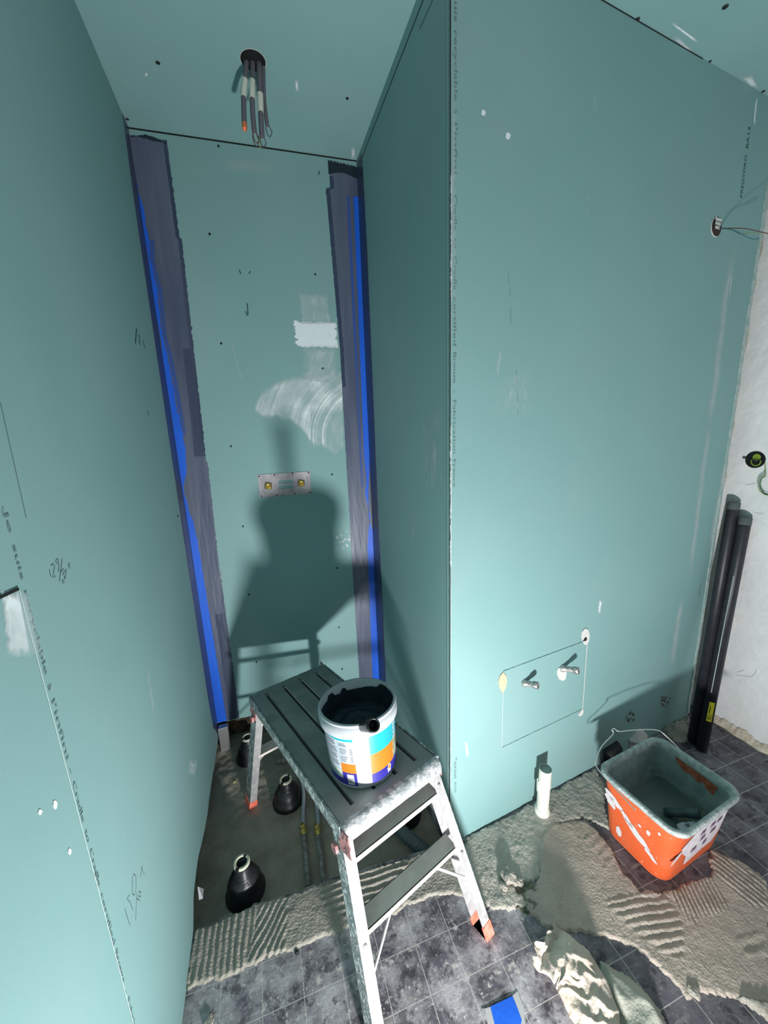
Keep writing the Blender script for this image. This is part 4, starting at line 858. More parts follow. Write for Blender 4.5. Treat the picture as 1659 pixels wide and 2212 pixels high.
# ---------------------------------------------------------------- SHOWER TRAY FEET
def pedestal(x, y, h, rb_, label, rot=0., tilt=0.):
    c_ = (x, y, RZ - .004); o = thing('support_foot', c_, label, 'support foot', 'black support feet in the recess'); Z = np.array([0, 0, 1.])
    g = MB(); g.lathe(c_, Z, [(.0001, 0), (rb_, 0), (rb_ * 1.02, .012), (rb_ * .93, .018), (rb_ * .86, h * .40), (rb_ * .66, h * .62), (rb_ * .56, h * .66), (rb_ * .52, h * .70)], 40)
    for k in range(16):         # vertical ribs
        a = k * math.pi / 8; d = np.array([math.cos(a), math.sin(a), 0]); t_ = np.array([-d[1], d[0], 0]); p0 = np.array(c_) + d * rb_ * .93 + Z * .016; p1 = np.array(c_) + d * rb_ * .60 + Z * h * .62
        g.hexa([p0 - t_ * .0015, p0 + t_ * .0015, p0 + t_ * .0015 - d * .02, p0 - t_ * .0015 - d * .02, p1 - t_ * .0015 + d * .004, p1 + t_ * .0015 + d * .004, p1 + t_ * .0015 - d * .02, p1 - t_ * .0015 - d * .02])
    obj('base_cone', g, m_blackpl, o)
    g = MB(); r2 = rb_ * .42; g.lathe(c_, Z, [(r2 * 1.18, h * .62), (r2 * 1.25, h * .66), (r2 * 1.2, h * .74), (r2, h * .76), (r2, h * .97), (r2 * .9, h), (r2 * .62, h), (r2 * .62, h * .80), (.0001, h * .80)], 32); obj('threaded_collar', g, m_blackpl, o)
    g = MB()
    for k in range(2):          # cream ring in two arcs with black notches between
        a0 = rot + k * math.pi + .25; g.lathe(c_, Z, [(r2 * .64, h + .0005), (r2 * .64, h + .004), (r2 * .98, h + .004), (r2 * .98, h - .004)], 20, a0, a0 + math.pi - .5)
    obj('top_ring', g, m_ring, o); return o
pedestal(-.184, 1.090, .128, .062, 'black cone-shaped support foot nearest the left wall, at the front of the recess', 1.0)
pedestal(-.026, 1.372, .110, .060, 'black cone-shaped support foot in the middle of the recess beside the grey hoses', .8)
pedestal(-.180, 1.660, .110, .060, 'black cone-shaped support foot at the back, half hidden by the far platform leg', .3)
pedestal(.405, 1.155, .105, .062, 'black support foot in dark shade below the deck near the alcove wall', .3)

# ---------------------------------------------------------------- PIPES IN THE RECESS
def spline(P, n=14):
    P = [np.array(p, float) for p in P]; out = []
    for i in range(len(P) - 1):
        p0, p1, p2, p3 = P[max(0, i - 1)], P[i], P[i + 1], P[min(len(P) - 1, i + 2)]
        for k in range(n):
            t = k / n; out.append(.5 * (2 * p1 + (p2 - p0) * t + (2 * p0 - 5 * p1 + 4 * p2 - p3) * t * t + (3 * p1 - p0 - 3 * p2 + p3) * t ** 3))
    out.append(P[-1]); return out
def hose(pp, label, fz):
    P = [onz(p, z) for p, z in pp]; o = thing('water_hose', P[0], label, 'hose', 'grey water hoses in the recess')
    g = MB(); g.tube(spline(P), .0075, 12); obj('tube', g, m_hose, o)
    c_ = onz(fz, RZ + .016); dr = np.array([0, 1., 0]); g = MB()
    g.lathe(c_ - dr * .022, dr, [(.0001, 0), (.0085, 0), (.0085, .006), (.0115, .010), (.0125, .015), (.0115, .020), (.0085, .022), (.0115, .025), (.0125, .030), (.0115, .035), (.0085, .038), (.0085, .044), (.0001, .044)], 18); obj('brass_coupling', g, m_brass, o)
    g = MB(); a = np.array([c_[0], c_[1] - .02, RZ + .016]); g.tube([a, a + [-.003, -.10, -.004], a + [-.006, -.17, -.004]], .0085, 12); obj('rigid_pipe', g, mat('old_grey_pipe', (.16, .15, .14), .6, 0, .5, 60, (.30, .30, .29)), o)
hose([((590, 1600), .02), ((622, 1625), RZ + .030), ((645, 1665), RZ + .022), ((655, 1710), RZ + .018), ((655, 1755), RZ + .016), ((655, 1785), RZ + .016)], 'left grey water hose with brass coupling running out from under the platform', (655, 1792))
hose([((640, 1600), .03), ((665, 1660), RZ + .030), ((678, 1710), RZ + .020), ((686, 1755), RZ + .016), ((687, 1785), RZ + .016)], 'right grey water hose with brass coupling running out from under the platform', (686, 1793))
P = spline([onz((800, 1700), RZ + .05), onz((835, 1755), RZ + .035), onz((868, 1795), RZ + .03), onz((905, 1828), RZ + .03), onz((930, 1850), RZ + .028)], 26)
g = MB(); g.tube(P, .021, 18, scale=[1 + .13 * math.sin(i * 1.25) for i in range(len(P))]); obj('drain_hose', g, m_drain, label='thick grey corrugated drain hose lying under the front edge of the platform', cat='hose')
g = MB(); g.tube([(.455, 1.16, RZ + .01), (.462, 1.14, .06)], .010, 12); obj('pipe_stub', g, m_pail, label='short white pipe end by the alcove wall behind the platform leg', cat='pipe')

# ---------------------------------------------------------------- CEILING CABLES
X0 = onz((545, 130), CEIL)
g = MB(); g.disc((X0[0] + .002, X0[1], CEIL - .0004), (0, 0, -1), .035, 40, .0008); obj('cable_hole', g, m_black, ceiling)
g = MB(); g.lathe((X0[0] + .002, X0[1], CEIL - .0006), (0, 0, -1), [(.0345, 0), (.0362, .001), (.0365, 0)], 40); obj('cut_edge', g, m_core, ceiling)
zc = lambda x, y: (450 + x / 6.636, 60 + y / 6.636)
def pen(p, xy):                 # point on the camera ray at the given plan depth y
    r = ray(p); return CAM + r * (xy / r[1])
def conduit(pp, ys, r, label, tape=None, loops=(), end=None):
    P = [pen(zc(*p), y) for p, y in zip(pp, ys)]; P[0] = P[0] + np.array([0, 0, .0]); o = thing('cable_conduit', P[0], label, 'conduit', 'conduits hanging from the ceiling hole')
    S_ = spline(P, 40); g = MB(); g.tube(S_, r, 12, scale=[1 + .10 * math.sin(i * 2.1) for i in range(len(S_))]); tb = obj('corrugated_sleeve', g, m_cond, o)
    if tape:
        n = len(S_); q = S_[int(n * tape[0]):int(n * tape[1])]; g = MB(); g.tube(q, r * 1.16, 16); tp = obj('paper_label', g, m_taped, o)
        if len(tape) > 2:        # handwriting on the label
            mid = [q[int(len(q) * f_)] for f_ in np.linspace(.1, .9, 12)]; g = MB(); fd = CAM - mid[5]; fd /= np.linalg.norm(fd)
            for i, mm in enumerate(mid[:-1]):
                a = mm + fd * r * 1.2 + np.array([-.003, 0, 0]) * (1 if i % 2 else -.4); b = mid[i + 1] + fd * r * 1.2 + np.array([-.003, 0, 0]) * (-.4 if i % 2 else 1); g.tube([a, b], .0006, 5)
            obj('handwriting', g, m_dark, tp)
    for (cols, dx, hh) in loops:
        e = S_[-1]; q = [e + np.array([-.004, 0, 0]), e + np.array([-.008 + dx, 0, -hh * .5]), e + np.array([-.003 + dx, 0, -hh]), e + np.array([.003 + dx, 0, -hh]), e + np.array([.008 + dx, .002, -hh * .5]), e + np.array([.004, 0, 0])]
        g = MB(); g.tube(spline(q, 8), .0013, 8); obj('wire_loop', g, cols, o)
    if end: g = MB(); e = S_[-1]; d = S_[-1] - S_[-3]; d /= np.linalg.norm(d); g.lathe(e - d * .012, d, [(r * 1.05, 0), (r * 1.05, .012), (r * .9, .018), (r * .5, .018), (r * .5, .004), (.0001, .004)], 16); obj('copper_cap', g, m_copper, o)
y_ = X0[1]
conduit([(545, 340), (540, 600), (510, 900), (510, 1200), (520, 1430)], [y_ + .012, y_ + .006, y_, y_ - .004, y_ - .006], .0070, 'leftmost grey conduit hanging from the ceiling, orange end', (.37, .58, 1), end=True)
conduit([(625, 330), (635, 600), (630, 900), (635, 1200), (660, 1490)], [y_ + .012, y_ + .004, y_ - .004, y_ - .006, y_ - .006], .0070, 'second conduit from the left, blank paper label and dark wire loop', (.38, .60), [(m_wirep, .002, .034), (m_wirebr, .004, .026)])
conduit([(715, 350), (730, 620), (745, 1000), (755, 1300), (770, 1560)], [y_ + .012, y_, y_ - .008, y_ - .012, y_ - .012], .0074, 'third conduit from the left, handwritten paper label low down', (.46, .68, 1), [(m_wirep, .002, .024)])
conduit([(780, 440), (790, 700), (800, 1050), (820, 1220), (845, 1400)], [y_ + .016, y_ + .010, y_ + .004, y_, y_], .0058, 'rightmost and shortest conduit, bent to the right with a wire loop', None, [(m_wirep, .004, .026)])
g = MB(); g.tube(spline([pen(zc(690, 1560), y_ - .008), pen(zc(735, 1630), y_ - .01), pen(zc(755, 1705), y_ - .01), pen(zc(715, 1725), y_ - .01)], 8), .0011, 6)
obj('wire', g, m_wiregy, label='thin yellow-green wire between two conduit ends below the ceiling', cat='wire')

# ---------------------------------------------------------------- MIXER PLATE ON BACK WALL
cor = [np.array(WB.px(p)) for p in ((556, 1026), (669, 1018), (673, 1066), (562, 1075))]
ctr = sum(cor) / 4; hw = (np.linalg.norm(cor[1] - cor[0]) + np.linalg.norm(cor[2] - cor[3])) / 4; hh = (np.linalg.norm(cor[3] - cor[0]) + np.linalg.norm(cor[2] - cor[1])) / 4
pl = thing('mounting_plate', WB.P(ctr[0], ctr[1]), 'zinc mounting plate with two slots and two brass inlets on the back wall', 'mounting plate')
def ring_rect(x0, x1, z0, z1, r=.004, n=5):
    pts = []
    for cx, cz, a0 in ((x1 - r, z1 - r, 0), (x0 + r, z1 - r, 90), (x0 + r, z0 + r, 180), (x1 - r, z0 + r, 270)):
        for k in range(n): a = math.radians(a0 + 90 * k / (n - 1)); pts.append((cx + r * math.cos(a), cz + r * math.sin(a)))
    return pts
# plate assembled as frame around the two slots
g = MB(); sx0, sx1 = -.028, .034; slots = ((.004, .019), (-.018, -.003))
def pbox(x0, x1, z0, z1): g.prism([WB.P(ctr[0] + x, ctr[1] + z, .0025) for x, z in ((x0, z0), (x1, z0), (x1, z1), (x0, z1))], (-WB.n[0] * .0022, -WB.n[1] * .0022, 0))
pbox(-hw, sx0, -hh, hh); pbox(sx1, hw, -hh, hh); pbox(sx0, sx1, slots[0][1], hh); pbox(sx0, sx1, slots[1][1], slots[0][0]); pbox(sx0, sx1, -hh, slots[1][0]); obj('plate', g, m_zinc, pl)
for x, z in ((-hw + .006, hh - .008), (hw - .006, hh - .006), (-hw + .008, -hh + .006), (hw - .006, -hh + .006), (-.042, hh - .006), (.036, hh - .004), (-.040, -hh + .006), (.038, -hh + .006)):
    g = MB(); g.disc(WB.P(ctr[0] + x, ctr[1] + z, .0026), (WB.n[0], WB.n[1], 0), .0030, 12); s_ = obj('screw', g, m_black, pl)
for x, z in ((-.072, -.001), (.070, .001)):
    c_ = WB.P(ctr[0] + x, ctr[1] + z, .0025); nn = (WB.n[0], WB.n[1], 0); g = MB()
    g.lathe(c_, nn, [(.016, 0), (.016, .002), (.012, .003), (.0115, .012), (.0100, .013), (.0078, .012), (.0070, .002), (.0001, .002)], 24)
    inl = obj('brass_inlet', g, m_brass, pl)
    for k in range(4):
        a = k * math.pi / 2 + .6; g = MB(); p = WB.P(ctr[0] + x + .0155 * math.cos(a), ctr[1] + z + .0155 * math.sin(a), .0028); g.disc(p, nn, .0042, 10, .002); obj('fixing_screw', g, m_brass if k % 2 else m_zinc, inl)
# ---------------------------------------------------------------- WATER STUBS + WASTE PIPE ON THE MAIN WALL
nn3 = np.array([WM.n[0], WM.n[1], 0])
for bp, ln, lbl in (((1131, 1475), .050, 'short metal water outlet, left of the two, poking through the green wall'), ((1213, 1443), .058, 'longer metal water outlet, right of the two, ringed with white plaster')):
    u, z = WM.px(bp); c_ = np.array(WM.P(u, z, .0005)); o = thing('water_outlet', c_, lbl, 'pipe outlet', 'metal water outlets in the cut panel')
    dr = nn3 + np.array([.55, 0, .25]); dr /= np.linalg.norm(dr)
    g = MB(); g.lathe(c_ - dr * .004, dr, [(.012, .002), (.0135, .008), (.0100, .016), (.0095, ln - .012)], 20); obj('elbow', g, m_chrome, o)
    g = MB(); g.lathe(c_, dr, [(.0095, ln - .020), (.0120, ln - .018), (.0122, ln - .001), (.0112, ln), (.0085, ln), (.0080, ln - .015), (.0001, ln - .015)], 6 if ln < .055 else 20); obj('end_nut', g, m_chrome, o)
    g = MB(); g.disc(c_ + dr * (ln - .014), dr, .0078, 14); obj('bore', g, m_black, o)
px0 = np.array([.868, .935, 0]); o = thing('waste_pipe', px0, 'short cream waste pipe with a plugged top rising from the floor at the green wall', 'pipe')
tp = px0 + np.array([.003, -.001, .198])
g = MB(); g.tube([px0 + [0, 0, -.01], tp], .0215, 32, caps=False); obj('pipe', g, m_pvc, o)
g = MB(); g.lathe(tp, (0, 0, 1), [(.0215, 0), (.0190, .0003), (.0188, -.006), (.0001, -.006)], 32); obj('plug', g, m_pvcin, o)
g = MB(); g.lathe(px0, (0, 0, 1), [(.0265, -.002), (.0265, .022), (.0240, .026), (.0216, .027)], 32); obj('socket_collar', g, m_pvc, o)
g = MB()
for a0, w_ in ((2.6, .7), (-.5, .5)):
    for k in range(6):
        a = a0 + w_ * k / 6; d = np.array([math.cos(a), math.sin(a), 0]); p = px0 + d * .0222 + np.array([0, 0, .125 + .012 * math.sin(k * 2)]); g.box(p, d, (-d[1], d[0], 0), (0, 0, 1), .0022, .0022, .016 + .006 * math.sin(k * 3))
obj('torn_tape', g, m_pvc, o, bevel=.001)

# ---------------------------------------------------------------- HOLE AND WIRES AT THE RIGHT OF THE MAIN WALL
u, z = WM.px((1547, 490)); g = MB(); g.disc(WM.P(u, z, .0004), nn3, .030, 32, .0006); hl = obj('cable_hole', g, mat('dark_red_void', (.035, .018, .015), .9), wall_main)
g = MB()
for k in range(3): g.box(np.array(WM.P(u + .006, z + .022 - .012 * k, .0015)), (WM.d[0], WM.d[1], 0), nn3, (0, 0, 1), .017 - .002 * k, .001, .0042)
obj('insulation', g, m_core, hl)
g = MB(); a = []
for k in range(33):
    t = math.pi * k / 32 + .2; a.append(WM.P(u + .030 * math.cos(t + 1.6), z + .030 * math.sin(t + 1.6), .0010))
g.tube(a, .0016, 6); obj('torn_rim', g, m_core, hl)
def wire_px(pp, r, m, label, grp=None):
    """pp: list of (pixel, offset from main wall)"""
    P = []
    for p, off in pp:
        rr = ray(p); t = (WM.a @ WM.n + off) / (rr[:2] @ WM.n); P.append(CAM + rr * t)
    g = MB(); g.tube(spline(P, 8), r, 8); obj('electric_wire', g, m, label=label, cat='wire', group=grp)
G_ = 'loose wires coming out of the round hole'
wire_px([((1552, 493), 0.0), ((1580, 493), .04), ((1610, 494), .075), ((1635, 499), .10), ((1665, 506), .13)], .0013, m_wirebr, 'longest brown wire reaching from the round hole to the right edge', G_)
wire_px([((1553, 494), 0.0), ((1575, 494), .04), ((1600, 506), .07), ((1625, 516), .09), ((1641, 515), .10)], .0012, m_wireb, 'blue wire sagging below the brown one from the round hole', G_)
wire_px([((1554, 493), .0), ((1585, 498), .05), ((1605, 505), .07), ((1632, 503), .085), ((1645, 502), .09)], .0010, m_wiregy, 'green-yellow wire between the brown and blue wires at the round hole', G_)

# round box in the white wall with its coil of wires
def onR(p, off=0.): r = ray(p); return CAM + r * ((WX - off) / r[0])
c_ = onR((1632, 993)); o = thing('socket_box', c_, 'round black and green socket box sunk in the white wall', 'socket box')
g = MB(); g.lathe(c_ + np.array([.0, 0, 0]), (-1, 0, 0), [(.0001, .001), (.029, .001), (.034, .003), (.034, .0)], 32); obj('box_cavity', g, m_black, o)
g = MB(); g.lathe(c_ + np.array([0, -.004, .010]), (-1, 0, 0), [(.0001, .0025), (.014, .0025)], 20); obj('green_liner', g, m_green, o)
g = MB(); g.lathe(c_ + np.array([0, -.004, -.008]), (-1, 0, 0), [(.014, .0030), (.018, .0034), (.018, .0028)], 20, 0, math.pi * 2); obj('green_rim', g, m_green, o)
g = MB(); g.box(c_ + np.array([-.004, .034, .006]), (1, 0, 0), (0, 1, 0), (0, 0, 1), .003, .008, .003); g.box(c_ + np.array([-.004, 0, 0.0]), (1, 0, 0), (0, 1, 0), (0, 0, 1), .0015, .030, .0018); obj('fixing_lug', g, m_dark, o)
cm = [m_wiregy, m_wireb, mat('pale_wire', (.45, .48, .40), .5)]
wc = thing('wire_coil', onR((1655, 1045)), 'coiled green and blue wires hanging from the socket box on the white wall', 'wire coil')
for k in range(4):
    P = [onR((1652, 1000), .004)]
    for q in range(9):
        a = math.radians(110 + q * 34); P.append(onR((1660 + (17 + 2 * k) * math.cos(a), 1046 - (21 + k) * math.sin(a)), .010 + .003 * k))
    g = MB(); g.tube(spline(P, 6), .0012, 7); obj('wire', g, cm[k % 3], wc)

# ---------------------------------------------------------------- BLACK PROFILES LEANING IN THE CORNER
def profile(p0, p1, r, label, seam=False, sticker=False):
    p0, p1 = np.array(p0, float), np.array(p1, float); o = thing('black_tube', p0, label, 'tube', 'black tubes leaning in the corner'); ax = (p1 - p0); Ln = np.linalg.norm(ax); ax /= Ln
    g = MB(); g.lathe(p0, ax, [(.0001, 0), (r, 0), (r, Ln - .03)], 32); tb = obj('tube_wall', g, m_tube, o)
    g = MB(); g.lathe(p0, ax, [(r * 1.03, Ln - .032), (r * 1.03, Ln - .002), (r * .95, Ln), (.0001, Ln - .002)], 32); obj('end_cap', g, m_cap, o)
    f_ = CAM - (p0 + p1) / 2; f_ = f_ - ax * (f_ @ ax); f_ /= np.linalg.norm(f_); rr_ = np.cross(f_, ax); 
    if seam:
        dS = f_ * .97 + rr_ * -.12 if rr_[0] > 0 else f_ * .97 + rr_ * .12; dS /= np.linalg.norm(dS); g = MB()
        for k in range(70):
            q = p0 + ax * (Ln * (.26 + .50 * k / 70)) + dS * (r - .0002); g.box(q, ax, np.cross(dS, ax), dS, .0022, .0014, .0008)
        obj('perforated_seam', g, mat('silver_foil', (.75, .76, .80), .25, .8), o)
    if sticker:
        g = MB(); ref = f_; g.lathe(p0 + ax * Ln * .135, ax, [(r + .0008, 0), (r + .0008, .085)], 10, -.1, .75, ref=f_ if rr_[0] < 0 else f_); st = obj('yellow_sticker', g, m_yel, o)
        g = MB()
        for k in range(4): g.lathe(p0 + ax * (Ln * .135 + .008 + .0), ax, [(r + .0012, .0), (r + .0012, .012 + .012 * (k % 2))], 2, .05 + k * .15, .12 + k * .15, ref=f_)
        g.lathe(p0 + ax * (Ln * .135 + .035), ax, [(r + .0012, 0), (r + .0012, .034)], 5, .10, .22, ref=f_); obj('sticker_print', g, m_dark, st)
ax0 = onz((1497, 1604)); top0 = onR((1586, 1085), .028)
profile(ax0 + np.array([0.004, .004, 0]), top0, .0215, 'taller black tube leaning in the corner, touching the green wall')
ax1 = onz((1510, 1617)); top1 = onR((1611, 1118), .026)
profile(ax1 + np.array([.004, -.006, 0]), top1, .0215, 'shorter black tube with yellow sticker and silver seam, leaning in the corner', True, True)

# ---------------------------------------------------------------- ORANGE BUCKET
HB = .238
rim = [np.array([*onz(p, HB)[:2]]) for p in ((1290, 1655), (1420, 1576), (1614, 1722), (1465, 1818))]     # left, back, right, front
ctr2 = sum(rim) / 4; e1 = (rim[1] - rim[0] + rim[2] - rim[3]) / 2; e2 = (rim[3] - rim[0] + rim[2] - rim[1]) / 2
wx_, wy_ = np.linalg.norm(e1), np.linalg.norm(e2); e1 /= wx_; e2 = np.array([e1[1], -e1[0]]) if (np.array([e1[1], -e1[0]]) @ e2) > 0 else np.array([-e1[1], e1[0]])
tub = thing('mixing_bucket', (ctr2[0], ctr2[1], 0), 'rectangular orange plastic bucket smeared with white plaster, grey mortar inside', 'bucket')
def rr_loop(hx, hy, r, z, n=7, skew=0.):
    out = []
    for cx, cy, a0 in ((hx - r, hy - r, 0), (-hx + r, hy - r, 90), (-hx + r, -hy + r, 180), (hx - r, -hy + r, 270)):
        for k in range(n):
            a = math.radians(a0 + 90 * k / (n - 1)); p = ctr2 + e1 * (cx + r * math.cos(a)) + e2 * (cy + r * math.sin(a)); out.append((p[0], p[1], z))
    return out
def loft(loops, smooth=True, cap0=False, cap1=False):
    g = MB(); n = len(loops[0]); vs = [p for l_ in loops for p in l_]
    g.add(vs, [(i * n + j, i * n + (j + 1) % n, (i + 1) * n + (j + 1) % n, (i + 1) * n + j) for i in range(len(loops) - 1) for j in range(n)], smooth)
    if cap0: g.add(loops[0], [tuple(range(n))[::-1]])
    if cap1: g.add(loops[-1], [tuple(range(n))])
    return g
HX, HY = wx_ / 2, wy_ / 2; TPx, TPy = .024, .042
def wall_h(z): k = z / HB; return HX - TPx + (TPx - .014) * k, HY - TPy + (TPy - .014) * k
loops = [rr_loop(*wall_h(0), .045, .004), ] + [rr_loop(*wall_h(z), .042, z) for z in (.006, .03, .08, .14, .20, .214)]
obj('outer_wall', loft(loops, True, True), m_orange, tub)
def inn(z): a, b = wall_h(z); return a - .004, b - .004
il = [rr_loop(*inn(z), .038, z) for z in (.218, .16, .10, .05, .012)]
obj('inner_wall', loft(il, True, False, True), m_residue, tub)
a, b = wall_h(.214)
obj('rim', loft([rr_loop(a - .004, b - .004, .038, .212), rr_loop(a - .004, b - .004, .038, .226), rr_loop(a + .001, b + .001, .040, HB), rr_loop(a + .010, b + .010, .046, HB - .001), rr_loop(a + .014, b + .014, .048, HB - .004), rr_loop(a + .0135, b + .0135, .048, HB - .014), rr_loop(a + .011, b + .011, .046, HB - .014), rr_loop(a + .011, b + .011, .046, HB - .008), rr_loop(a + .0005, b + .0005, .042, HB - .010)]), m_rim, tub)
obj('mortar_water', loft([rr_loop(*inn(.092), .038, .092), rr_loop(inn(.092)[0] * .6, inn(.092)[1] * .6, .03, .091), rr_loop(.01, .01, .005, .091)], True, False, True), m_water, tub)
def face_patch(pts, side, m, name, off=.0015):
    """pts in (s, z): s runs along the face; side 'L' = face -e1 (left, lit), 'F' = face +e2 (front)"""
    g = MB(); vs = []
    for s, z in pts:
        a, b = wall_h(z)
        if side == 'L': p = ctr2 - e1 * (a + off) + e2 * s
        else: p = ctr2 + e2 * (b + off) + e1 * s
        vs.append((p[0], p[1], z))
    n = len(vs); c0 = np.mean(vs, axis=0); g.add(vs + [tuple(c0)], [(i, (i + 1) % n, n) for i in range(n)]); return obj(name, g, m, tub)
# patches of exposed orange on the residue of the far inner wall
def inner_patch(pts, m, name):
    g = MB(); vs = []
    for s, z in pts:
        a, b = inn(z); p = ctr2 + e1 * (a - .0015) + e2 * s; vs.append((p[0], p[1], z))
    g.add(vs, [tuple(range(len(vs)))]); return obj(name, g, m, tub)
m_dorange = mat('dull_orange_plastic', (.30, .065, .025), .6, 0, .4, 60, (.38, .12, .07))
inner_patch([(-.060, .211), (-.02, .210), (.035, .208), (.075, .205), (.066, .165), (.045, .170), (.035, .185), (.020, .172), (-.01, .182), (-.02, .175), (-.045, .190)], m_dorange, 'bare_patch')
obj_s = 0
def blobpatch(sc, zc_, ws, hz, side, tilt, seed, m=m_plasterW):
    pts = []
    for k in range(28):
        a = 2 * math.pi * k / 28; r = 1 + .35 * nz(math.cos(a) * 2 + seed, math.sin(a) * 2, seed) + .2 * nz(k * 1.3, seed); x = ws * r * math.cos(a); y = hz * r * math.sin(a)
        pts.append((sc + x, zc_ + y + tilt * x))
    face_patch(pts, side, m, 'plaster_smear')
# left face: s from -HY (left/back end) to +HY (front corner)
blobpatch(-.070, .158, .034, .013, 'L', -.45, 3); blobpatch(-.082, .142, .020, .018, 'L', -.5, 7)
blobpatch(.012, .105, .042, .014, 'L', -.42, 5); blobpatch(-.022, .128, .022, .012, 'L', -.6, 9); blobpatch(-.045, .050, .010, .018, 'L', -.5, 11)
blobpatch(.045, .150, .006, .009, 'L', 0, 13); blobpatch(.018, .148, .005, .005, 'L', -.3, 15); blobpatch(.075, .182, .004, .006, 'L', 0, 17); blobpatch(.058, .075, .020, .008, 'L', -.4, 19)
# front face: large whitish label remnant with dark print
face_patch([(-.115, .150), (-.09, .165), (-.06, .185), (.0, .190), (.06, .195), (.115, .200), (.105, .10), (.08, .060), (.03, .060), (-.02, .050), (-.065, .045), (-.07, .09), (-.10, .12)], 'F', mat('torn_white_label', (.66, .63, .66), .7, 0, .3, 60, (.55, .50, .55)), 'label_remnant')
for s, z, w_ in ((-.035, .10, .013), (.0, .13, .012), (.025, .095, .010), (.055, .13, .014), (-.01, .16, .012), (.04, .165, .012), (.075, .165, .012)):
    face_patch([(s - w_, z - .010), (s + w_, z - .007), (s + w_, z + .010), (s - w_ * .8, z + .008)], 'F', mat('purple_print', (.17, .10, .17), .7), 'print_block', .0024)
blobpatch(-.128, .118, .022, .012, 'F', .7, 23)
# wire handle folded back over the far-left corner
def pz(p, z): return onz(p, z)
H_ = [pz((1290, 1652), HB - .008), pz((1288, 1640), HB + .01), pz((1300, 1612), .262), pz((1324, 1586), .290), pz((1322, 1577), .300), pz((1327, 1574), .303), pz((1338, 1580), .300), pz((1370, 1577), .296), pz((1418, 1577), .280), pz((1440, 1591), .262)]
H2 = [ctr2 + e1 * (HX - .0) - e2 * (HY * .2)]
lp = np.array([*(ctr2 - e1 * (HX + .001) + e2 * .01), HB - .030]); rp = np.array([*(ctr2 + e1 * (HX + .001) + e2 * .01), HB - .030])
path = [lp, lp + np.array([*(-e2 * .05), .012]), pz((1291, 1660), HB - .006)] + H_[1:] + [rp + np.array([*(-e2 * .06), .020]), rp]
g = MB(); g.tube(spline(path, 6), .0019, 8); obj('wire_handle', g, m_wire, tub)
# tool lying in the bucket
a = onz((1435, 1754), .100); b = onz((1512, 1758), .145); tl = thing('rubber_roller_handle', a, 'dark tubular tool handle lying in the orange bucket', 'tool handle'); ad = (b - a) / np.linalg.norm(b - a); Ln = np.linalg.norm(b - a)
g = MB(); g.lathe(a, ad, [(.0001, 0), (.012, .001), (.013, .02), (.0125, Ln * .6), (.0155, Ln * .85), (.0165, Ln - .003), (.0150, Ln), (.0115, Ln), (.0110, Ln - .03), (.0001, Ln - .03)], 24); obj('grip', g, mat('slate_grip', (.045, .07, .08), .5, 0, .4, 40, (.08, .11, .115)), tl)
g = MB(); g.disc(a + ad * (Ln - .028), ad, .0112, 16); obj('bore', g, m_black, tl)
c3 = onz((1484, 1784), .125); sp = thing('steel_blade', c3, 'small pale metal blade beside the handle in the orange bucket', 'scraper blade')
q = [onz(p, .125) for p in ((1462, 1782), (1470, 1778), (1500, 1776), (1507, 1785), (1490, 1794), (1474, 1797), (1464, 1790))]
g = MB(); g.prism(q, (0, 0, .003)); obj('blade', g, m_pail, sp); g = MB(); g.lathe(onz((1484, 1782), .128), (0, 0, 1), [(.006, 0), (.005, .007), (.0001, .008)], 14); obj('stud', g, m_zinc, sp)
g = MB(); p = onz((1482, 1786), .108); g.box(p, (1, 0, 0), (0, 1, 0), (0, 0, 1), .008, .008, .0165); obj('support_block', g, m_dark, sp)

# objects half hidden behind the orange bucket
chunk('crumpled_paper', (1362, 1600), .055, mat('dull_white_paper', (.50, .50, .48), .9, bump=.5, bscale=30), 'crumpled white bag in the shade behind the orange bucket', 'bag', seed=31, flat=.8)
g = MB(); a = onz((1325, 1640), .035); g.lathe(a + np.array([-.03, .02, 0]), (1, .3, .1), [(.034, 0), (.034, .09), (.028, .09), (.028, .01), (.0001, .01)], 24); obj('dark_roll', g, m_blackpl, label='dark roll lying in the shade behind the orange bucket', cat='roll')
patch('rubble_patch', [(1425, 1575), (1470, 1552), (1488, 1548), (1500, 1570), (1500, 1600), (1465, 1605), (1440, 1590)], .010, m_mortar, 'heap of beige rubble in the corner behind the orange bucket', 'rubble', rough=.006, seed=51)

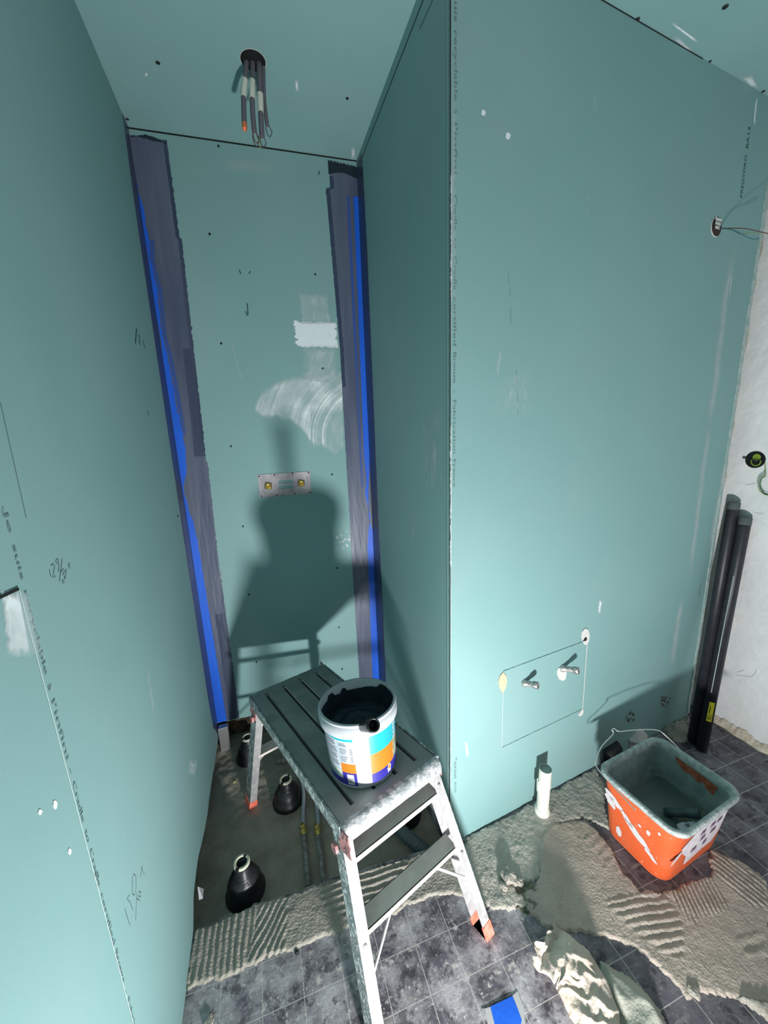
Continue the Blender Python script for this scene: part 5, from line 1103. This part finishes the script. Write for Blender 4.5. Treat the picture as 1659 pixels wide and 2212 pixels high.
# ---------------------------------------------------------------- CLOTHS
def cloth(name, pxpoly, zref, h, m, label, seed, folds, amp=.012, soft=.05):
    P = [tuple(onz(p, zref)[:2]) for p in pxpoly]; xs = [p[0] for p in P]; ys = [p[1] for p in P]; st = .0032
    X, Y = np.meshgrid(np.arange(min(xs) - .01, max(xs) + .01, st), np.arange(min(ys) - .01, max(ys) + .01, st))
    sd = sdist(P, X, Y) + .004 * vnoise(X, Y, 30, seed); e = np.clip(sd / soft, 0, 1); dome = e * e * (3 - 2 * e) * .6 + .4 * np.sqrt(1 - (1 - e) ** 2)
    H = h * dome
    for (ang, sc, k) in folds:
        q = X * math.cos(ang) + Y * math.sin(ang) + .020 * vnoise(X, Y, 12, seed + 3) + .006 * vnoise(X, Y, 40, seed + 4); rid = 1 - np.abs(((q * sc) % 1) * 2 - 1); H = H + amp * k * (rid ** 2.2 - .35) * np.clip(e * 2.0, .15, 1)
    H = H + amp * .6 * (1 - 2 * np.abs(vnoise(X, Y, 16, seed + 8))) * np.clip(e * 2, 0, 1) + .0015 * vnoise(X, Y, 60, seed + 9)
    Z = np.maximum(H, .003 + .004 * np.clip(1 - e, 0, 1)) 
    keep = sd > 0; k = keep[:-1, :-1] & keep[1:, :-1] & keep[:-1, 1:] & keep[1:, 1:]; use = np.zeros(X.shape, bool)
    for sl in ((slice(None, -1), slice(None, -1)), (slice(1, None), slice(None, -1)), (slice(None, -1), slice(1, None)), (slice(1, None), slice(1, None))): use[sl] |= k
    idx = -np.ones(X.shape, int); idx[use] = np.arange(use.sum()); J, I = np.nonzero(k); fs = np.stack([idx[J, I], idx[J, I + 1], idx[J + 1, I + 1], idx[J + 1, I]], 1)
    g = MB(); g.v = list(zip(X[use].tolist(), Y[use].tolist(), Z[use].tolist())); g.f = [tuple(q) for q in fs.tolist()]; g.sm = [True] * len(g.f)
    o = obj(name, g, m, label=label, cat='cloth'); s_ = o.modifiers.new('solid', 'SOLIDIFY'); s_.thickness = .0015; s_.offset = 1; return o
def sleeve(pts, hws, m, label):
    C_ = spline([onz(p, .03) for p in pts], 22); n = len(C_); Nr = 110; g = MB(); vs = []
    for i, c_ in enumerate(C_):
        f_ = i / (n - 1); t = C_[min(i + 1, n - 1)] - C_[max(i - 1, 0)]; t[2] = 0; t /= np.linalg.norm(t); sd_ = np.array([t[1], -t[0], 0])
        hw_ = np.interp(f_, np.linspace(0, 1, len(hws)), hws); hz_ = np.interp(f_, [0, .10, .25, .6, 1], [.020, .014, .030, .026, .020])
        for k in range(Nr):
            a = 2 * math.pi * k / Nr; ca, sa = math.cos(a), math.sin(a)
            q = (f_ * 5.5 + .55 * ca + 1.2 * nz(ca * 1.5, f_ * 4, 4)); rid = 1 - abs((q % 1) * 2 - 1); q2 = (f_ * 3 - 1.6 * ca + .9 * nz(f_ * 6, sa, 8)); rid2 = 1 - abs((q2 % 1) * 2 - 1)
            d = .0042 * (rid ** 3 - .25) + .0034 * (rid2 ** 3 - .25) + .0055 * nz(ca * 1.8, f_ * 6, sa + 2) + .0010 * nz(ca * 6, f_ * 18, sa * 3)
            edge_ = .010 * nz(ca * 3, sa * 3, 1) * max(0, 1 - f_ * 8)
            x = (hw_ + d) * ca; z = max(.0035 + .002 * abs(nz(ca * 5, f_ * 20)), hz_ + .002 + (hz_ + 1.3 * d) * sa * (1 if sa > 0 else .8))
            vs.append((c_[0] + sd_[0] * x + t[0] * (edge_ * 2 + .012 * nz(ca * 2, f_ * 3, 3)), c_[1] + sd_[1] * x + t[1] * (edge_ * 2 + .012 * nz(ca * 2, f_ * 3, 3)), z))
    g.add(vs, [(i * Nr + k, (i + 1) * Nr + k, (i + 1) * Nr + (k + 1) % Nr, i * Nr + (k + 1) % Nr) for i in range(n - 1) for k in range(Nr)], True)
    o = obj('cotton_rag', g, m, label=label, cat='cloth'); s_ = o.modifiers.new('solid', 'SOLIDIFY'); s_.thickness = .0012; s_.offset = 0; return o
sleeve([(1178, 2030), (1208, 2062), (1245, 2105), (1272, 2160), (1298, 2225), (1322, 2300)], [.058, .060, .064, .062, .052, .050], m_cream, 'crumpled cream cotton rag lying on the dark tiles at the bottom')
cloth('linen_sheet', [(1297, 2072), (1345, 2095), (1392, 2130), (1432, 2180), (1450, 2230), (1480, 2330), (1360, 2330), (1340, 2200), (1305, 2130)],
      .015, .022, m_cloth2, 'flat greenish-grey cloth in the shade right of the cream rag', 77, [(1.9, 9, 1.0)], .006, .03)
